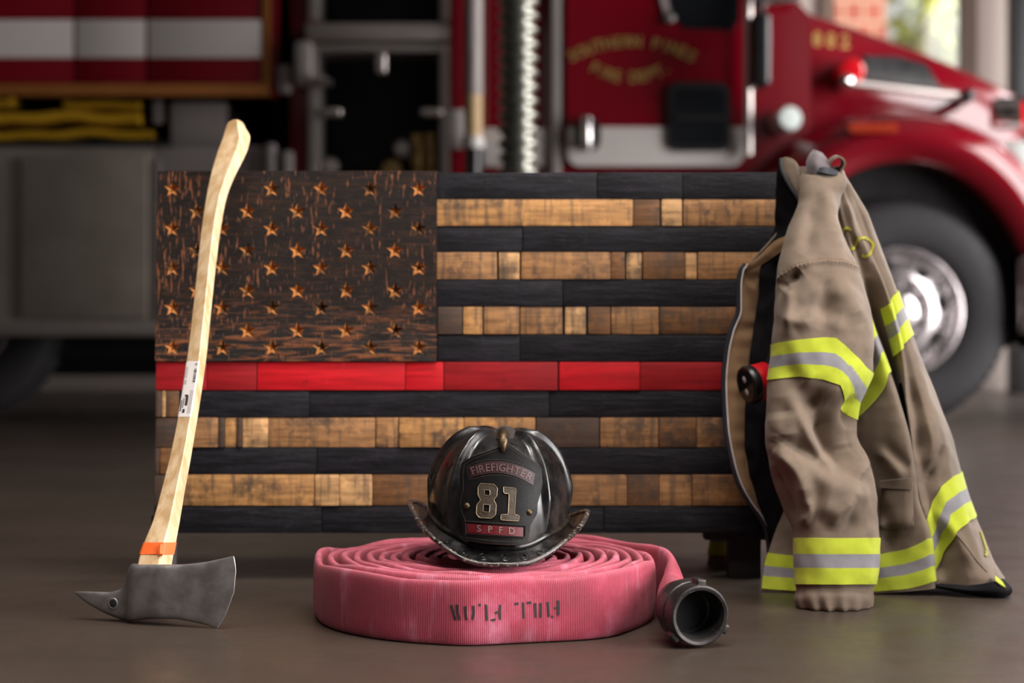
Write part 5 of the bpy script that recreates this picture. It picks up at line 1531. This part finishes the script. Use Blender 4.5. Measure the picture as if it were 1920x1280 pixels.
marks_on('shoulder_letter', [[(1592, 465), (1598, 467), (1603, 461), (1610, 448), (1618, 446), (1628, 450), (1637, 458), (1636, 466), (1630, 476), (1622, 481), (1616, 478)]], 5.0, 'letter_lime')
marks_on('name_letter', [[(1838, 996), (1843, 1012), (1849, 1032)]], 3.2, 'letter_lime')
marks_on('name_letter', [[(1847, 1033), (1849, 1038), (1846, 1042)]], 5.5, 'letter_lime')
H, N = bcs(crom([(1788, 996), (1797, 1006), (1812, 1025), (1832, 1052), (1850, 1072)], 24)); b = MB(); b.tube(H + N * .0004, .0016, 8); b.build('tail_seam', M['canvas'], shell_c)
# cargo pocket on the middle panel
pk = [(1654, 908), (1712, 905), (1714, 985), (1692, 991), (1652, 990)]
ft = fill([pk], 6); H, N = bcs(ft[0]); pc = np.array([1684., 950])
b = MB(); edge = np.min([np.hypot(ft[0][:, 0] - q[0], ft[0][:, 1] - q[1]) for q in densify(pk, 4)], 0)
nn = N.mean(0); nn /= np.linalg.norm(nn)
lift = (.010 * np.clip(edge / 9, 0, 1) ** .6)[:, None]
b.relief(ft, lambda p: H + nn * lift, lambda p: np.tile(nn, (len(p), 1)), .004); pocket = b.build('cargo_pocket', M['canvas'], coat, angle=50)
fl = [(1652, 900), (1713, 893), (1714, 916), (1684, 914), (1652, 912)]
ft2 = fill([fl], 5); H2, N2 = bcs(ft2[0]); b = MB(); b.relief(ft2, lambda p: H2 + nn * .012, lambda p: np.tile(nn, (len(p), 1)), .004); b.build('pocket_flap', M['canvas'], pocket, angle=50)
# ---- collar
sheet('collar_outer', [[(1464, 296, 3.455), (1474, 294, 3.45), (1488, 299, 3.45), (1496, 309, 3.455)], [(1466, 318, 3.45), (1478, 316, 3.444), (1492, 320, 3.444), (1500, 326, 3.45)],
                       [(1476, 342, 3.445), (1486, 340, 3.438), (1496, 342, 3.44), (1502, 348, 3.448)], [(1494, 372, 3.438), (1499, 371, 3.434), (1503, 371, 3.437), (1508, 376, 3.445)], [(1504, 396, 3.43), (1506, 396, 3.428), (1508, 396, 3.43), (1512, 398, 3.44)]], 'canvas', .004, 30, 12, wr=.002)
sheet('collar_inner', [[(1463, 298, 3.462), (1462, 300, 3.47), (1460, 303, 3.478)], [(1467, 322, 3.45), (1460, 326, 3.465), (1456, 332, 3.48)], [(1478, 346, 3.442), (1464, 356, 3.458), (1454, 366, 3.478)], [(1497, 374, 3.434), (1474, 388, 3.452), (1453, 402, 3.478)],
                       [(1507, 398, 3.426), (1478, 420, 3.452), (1450, 436, 3.478)], [(1500, 424, 3.424), (1470, 446, 3.45), (1440, 462, 3.476)], [(1478, 452, 3.43), (1452, 468, 3.45), (1420, 488, 3.472)]], 'lining', .004, 40, 16, wr=.003)
cb_ = [P(*q) for q in ((1463, 297, 3.452), (1466, 320, 3.446), (1478, 345, 3.438), (1496, 373, 3.430), (1507, 397, 3.422), (1500, 424, 3.420))]
b = MB(); b.tube(crom(cb_, 40), .0032, 8); b.build('collar_binding', M['navy_trim'], coat)
sheet('collar_strap', [[(1506, 412, 3.415), (1504, 424, 3.415), (1500, 438, 3.415)], [(1480, 438, 3.425), (1478, 449, 3.424), (1476, 462, 3.425)], [(1450, 453, 3.435), (1450, 466, 3.433), (1450, 482, 3.437)], [(1424, 478, 3.445), (1424, 486, 3.444), (1425, 498, 3.447)], [(1400, 498, 3.455), (1402, 503, 3.455), (1404, 509, 3.455)]], 'facing', .004, 36, 10, wr=.002)
# dark opening between sleeve and facing
sheet('liner_fold', [[(1508, 440, 3.445), (1470, 470, 3.46), (1425, 505, 3.463)], [(1480, 500, 3.44), (1450, 520, 3.455), (1424, 540, 3.46)], [(1468, 600, 3.43), (1440, 610, 3.45), (1412, 620, 3.457)], [(1460, 720, 3.42), (1430, 720, 3.445), (1400, 720, 3.454)], [(1450, 820, 3.41), (1425, 830, 3.44), (1396, 830, 3.452)], [(1465, 910, 3.40), (1440, 930, 3.43), (1412, 915, 3.45)], [(1485, 1000, 3.40), (1452, 1010, 3.425), (1440, 1000, 3.448)], [(1490, 1080, 3.395), (1460, 1082, 3.42), (1450, 1080, 3.44)]], 'lining', .004, 60, 14, wr=.006, seed=4)
# hanging tab and loop on top
sheet('hang_tab', [[(1514, 324, 3.40), (1530, 327, 3.392), (1548, 325, 3.40)], [(1511, 306, 3.405), (1532, 309, 3.39), (1556, 314, 3.405)], [(1516, 292, 3.41), (1534, 294, 3.40), (1553, 303, 3.41)], [(1524, 279, 3.42), (1532, 281, 3.417), (1542, 287, 3.42)]], 'leather_grey', .006, 20, 14, wr=.003)
lp = [P(*q) for q in ((1550, 312, 3.42), (1556, 299, 3.412), (1569, 291, 3.41), (1581, 297, 3.412), (1583, 309, 3.416), (1576, 321, 3.42))]
c_ = crom(lp, 30); b = MB(); d_ = np.array([0, .03, .004]); gq = np.stack([c_ - d_ / 2, c_, c_ + d_ / 2], 1); nq = grid_normals(gq); b.slab(gq, nq, .004); b.build('hang_loop', M['canvas'], coat, angle=60)
sheet('neck_binding', [[(1529, 316, 3.395), (1548, 313, 3.388), (1572, 321, 3.40)], [(1532, 322, 3.39), (1550, 325, 3.383), (1570, 329, 3.395)]], 'navy_trim', .005, 8, 14)
sheet('neck_yoke', [[(1500, 330, 3.46), (1508, 316, 3.45), (1520, 312, 3.445), (1540, 318, 3.44)], [(1500, 372, 3.45), (1510, 360, 3.44), (1520, 352, 3.432), (1536, 345, 3.428)], [(1502, 410, 3.44), (1506, 400, 3.428), (1512, 392, 3.42), (1520, 385, 3.415)]], 'canvas', .004, 26, 14, wr=.002)
# second sleeve hanging behind the flag
yy2 = np.linspace(560, 1062, 40); cy = lambda y: np.interp(y, [560, 1062], [1425, 1372])
g_ = np.array([[PA(cy(y) - 44 * math.cos(a), y, 3.72 - .05 * math.sin(a)) for a in np.linspace(0, 2 * PI, 24, endpoint=False)] for y in yy2])
g_ += (.006 * fnoise(g_, 18, 9))[..., None] * np.array([1, .5, 0]); g_[..., 2] = np.maximum(g_[..., 2], .002)
b = MB(); b.grid(g_, cv=True); b.f.append(tuple(39 * 24 + i for i in range(24))); b.m.append(0); far_s = b.build('sleeve', M['canvas'], coat)
for mt, y0, y1 in (('lime', 985, 1000), ('silver', 1000, 1016), ('lime', 1016, 1040)):
    ys = np.linspace(y0, y1, 4); g2 = np.array([[PA(cy(y) - 47 * math.cos(a), y, 3.72 - .054 * math.sin(a)) for a in np.linspace(0, 2 * PI, 24, endpoint=False)] for y in ys])
    g2 += (.006 * fnoise(g2, 18, 9))[..., None] * np.array([1, .5, 0])
    b = MB(); b.grid(g2, cv=True); b.build(mt + '_band', M[mt], far_s)

# ---- red and black flashlight clipped inside the coat front
fc = P(1403, 722, 3.366)
tor = thing('flashlight', 'red and black flashlight clipped to the open front of the coat', 'flashlight', tuple(fc))
dr = np.array([-.90, -.36, -.22]); dr /= np.linalg.norm(dr)
b = MB(); b.lathe([(.026, -.006), (.0345, -.004), (.0365, .0), (.0365, .010), (.034, .013)], fc, -dr, 40, cap=False); bez = b.build('bezel', M['black_plastic'], tor)
b = MB(); b.lathe([(0, -.002), (.026, -.003), (.030, -.006)], fc, -dr, 32); b.build('lens', M['dark_glass'], bez)
uu_ = np.cross(dr, [0, 0, 1]); uu_ /= np.linalg.norm(uu_); vv_ = np.cross(uu_, dr)
for s_ in (-1, 1):
    c0 = fc + vv_ * .012 * s_ + dr * .003
    b = MB(); b.lathe([(.010, .0), (.0095, -.002), (.005, -.0035), (0, -.0045)], c0, -dr, 20); b.build('bulb_cup', M['clear_lens'], bez)
b = MB(); b.lathe([(.033, .012), (.035, .014), (.035, .040), (.032, .044)], fc, -dr, 40); b.build('red_collar', M['torch_red'], tor)
b = MB(); b.lathe([(.030, .042), (.026, .05), (.021, .054), (.02, .058)], fc, -dr, 32); b.build('barrel', M['black_plastic'], tor)
b = MB(); p_ = fc - dr * .046; b.tube([p_, p_ + np.array([.004, .0, .03]), p_ + np.array([.010, .006, .056])], [.013, .011, .008], 12); b.build('clip_arm', M['black_plastic'], tor)
# ------------------------------------------------------------------ light and camera
def area(name, loc, sx, sy, power, colr, rot):
    l = bpy.data.lights.new(name, 'AREA'); l.shape = 'RECTANGLE'; l.size = sx; l.size_y = sy; l.energy = power; l.color = colr
    o = bpy.data.objects.new(name, l); col.objects.link(o); o.location = loc; o.rotation_euler = rot; return o
# daylight through the bay doors on the right
def daylight(x, hole, pw, spread=PI, c=(1.0, 0.96, 0.95)):
    a, b_, z0, z1 = hole
    o = area('bay_daylight', (x + .12, (a + b_) / 2, (z0 + z1) / 2), b_ - a, z1 - z0, pw, c, (PI / 2, 0, PI / 2)); o.data.spread = spread; return o
daylight(RXN, NEAR, 410, math.radians(118))
daylight(RX1, DOORS[0], 390); daylight(RX1, DOORS[1], 230)
# fill lights added under the ceiling to brighten the near bay, no fixtures
area('overhead_fill', (-1.3, 1.1, RZ - .15), 2.4, .5, 52, (1.0, 0.94, 0.88), (0, 0, 0)).data.spread = math.radians(116)
area('overhead_fill', (1.5, 0.6, RZ - .15), 1.6, .5, 36, (1.0, 0.94, 0.88), (0, 0, 0)).data.spread = math.radians(116)
area('overhead_fill', (0.7, 2.35, RZ - .15), 2.4, .5, 85, (1.0, 0.94, 0.88), (0, 0, 0)).data.spread = math.radians(116)
sl_ = bpy.data.lights.new('sun', 'SUN'); sl_.energy = 14.0; sl_.angle = .02; sl_.color = (1, .95, .86)
so = bpy.data.objects.new('sun', sl_); col.objects.link(so); so.location = (-5, 5, 12)
so.rotation_euler = Vector((.62, .42, -.95)).to_track_quat('-Z', 'Y').to_euler()
w = bpy.data.worlds.new('sky'); scene.world = w; w.use_nodes = True
nt = w.node_tree; nt.nodes.clear(); g = NG(nt)
o = nt.nodes.new('ShaderNodeOutputWorld')
bg = g.n('ShaderNodeBackground', {'Color': (1.0, 0.98, 0.94, 1), 'Strength': 0.7}); nt.links.new(bg.outputs[0], o.inputs[0])

cd = bpy.data.cameras.new('camera'); cam = bpy.data.objects.new('camera', cd); col.objects.link(cam)
cam.location = (0, 0, HC); cam.rotation_euler = (PI / 2, 0, 0)
cd.sensor_width = 36; cd.lens = F / 1920 * 36; cd.shift_y = -(640 - YH) / 1920.0
cd.clip_start = .05; cd.clip_end = 200
cd.dof.use_dof = True; cd.dof.focus_distance = 2.97; cd.dof.aperture_fstop = 2.3; cd.dof.aperture_blades = 9
scene.camera = cam
vs = scene.view_settings
vs.view_transform = 'Standard'; vs.look = 'None'; vs.exposure = 0.0; vs.gamma = 1.0; vs.use_curve_mapping = False
scene.cycles.use_denoising = True
scene.cycles.max_bounces = 8; scene.cycles.caustics_reflective = False; scene.cycles.caustics_refractive = False
scene.cycles.sample_clamp_indirect = 6.0
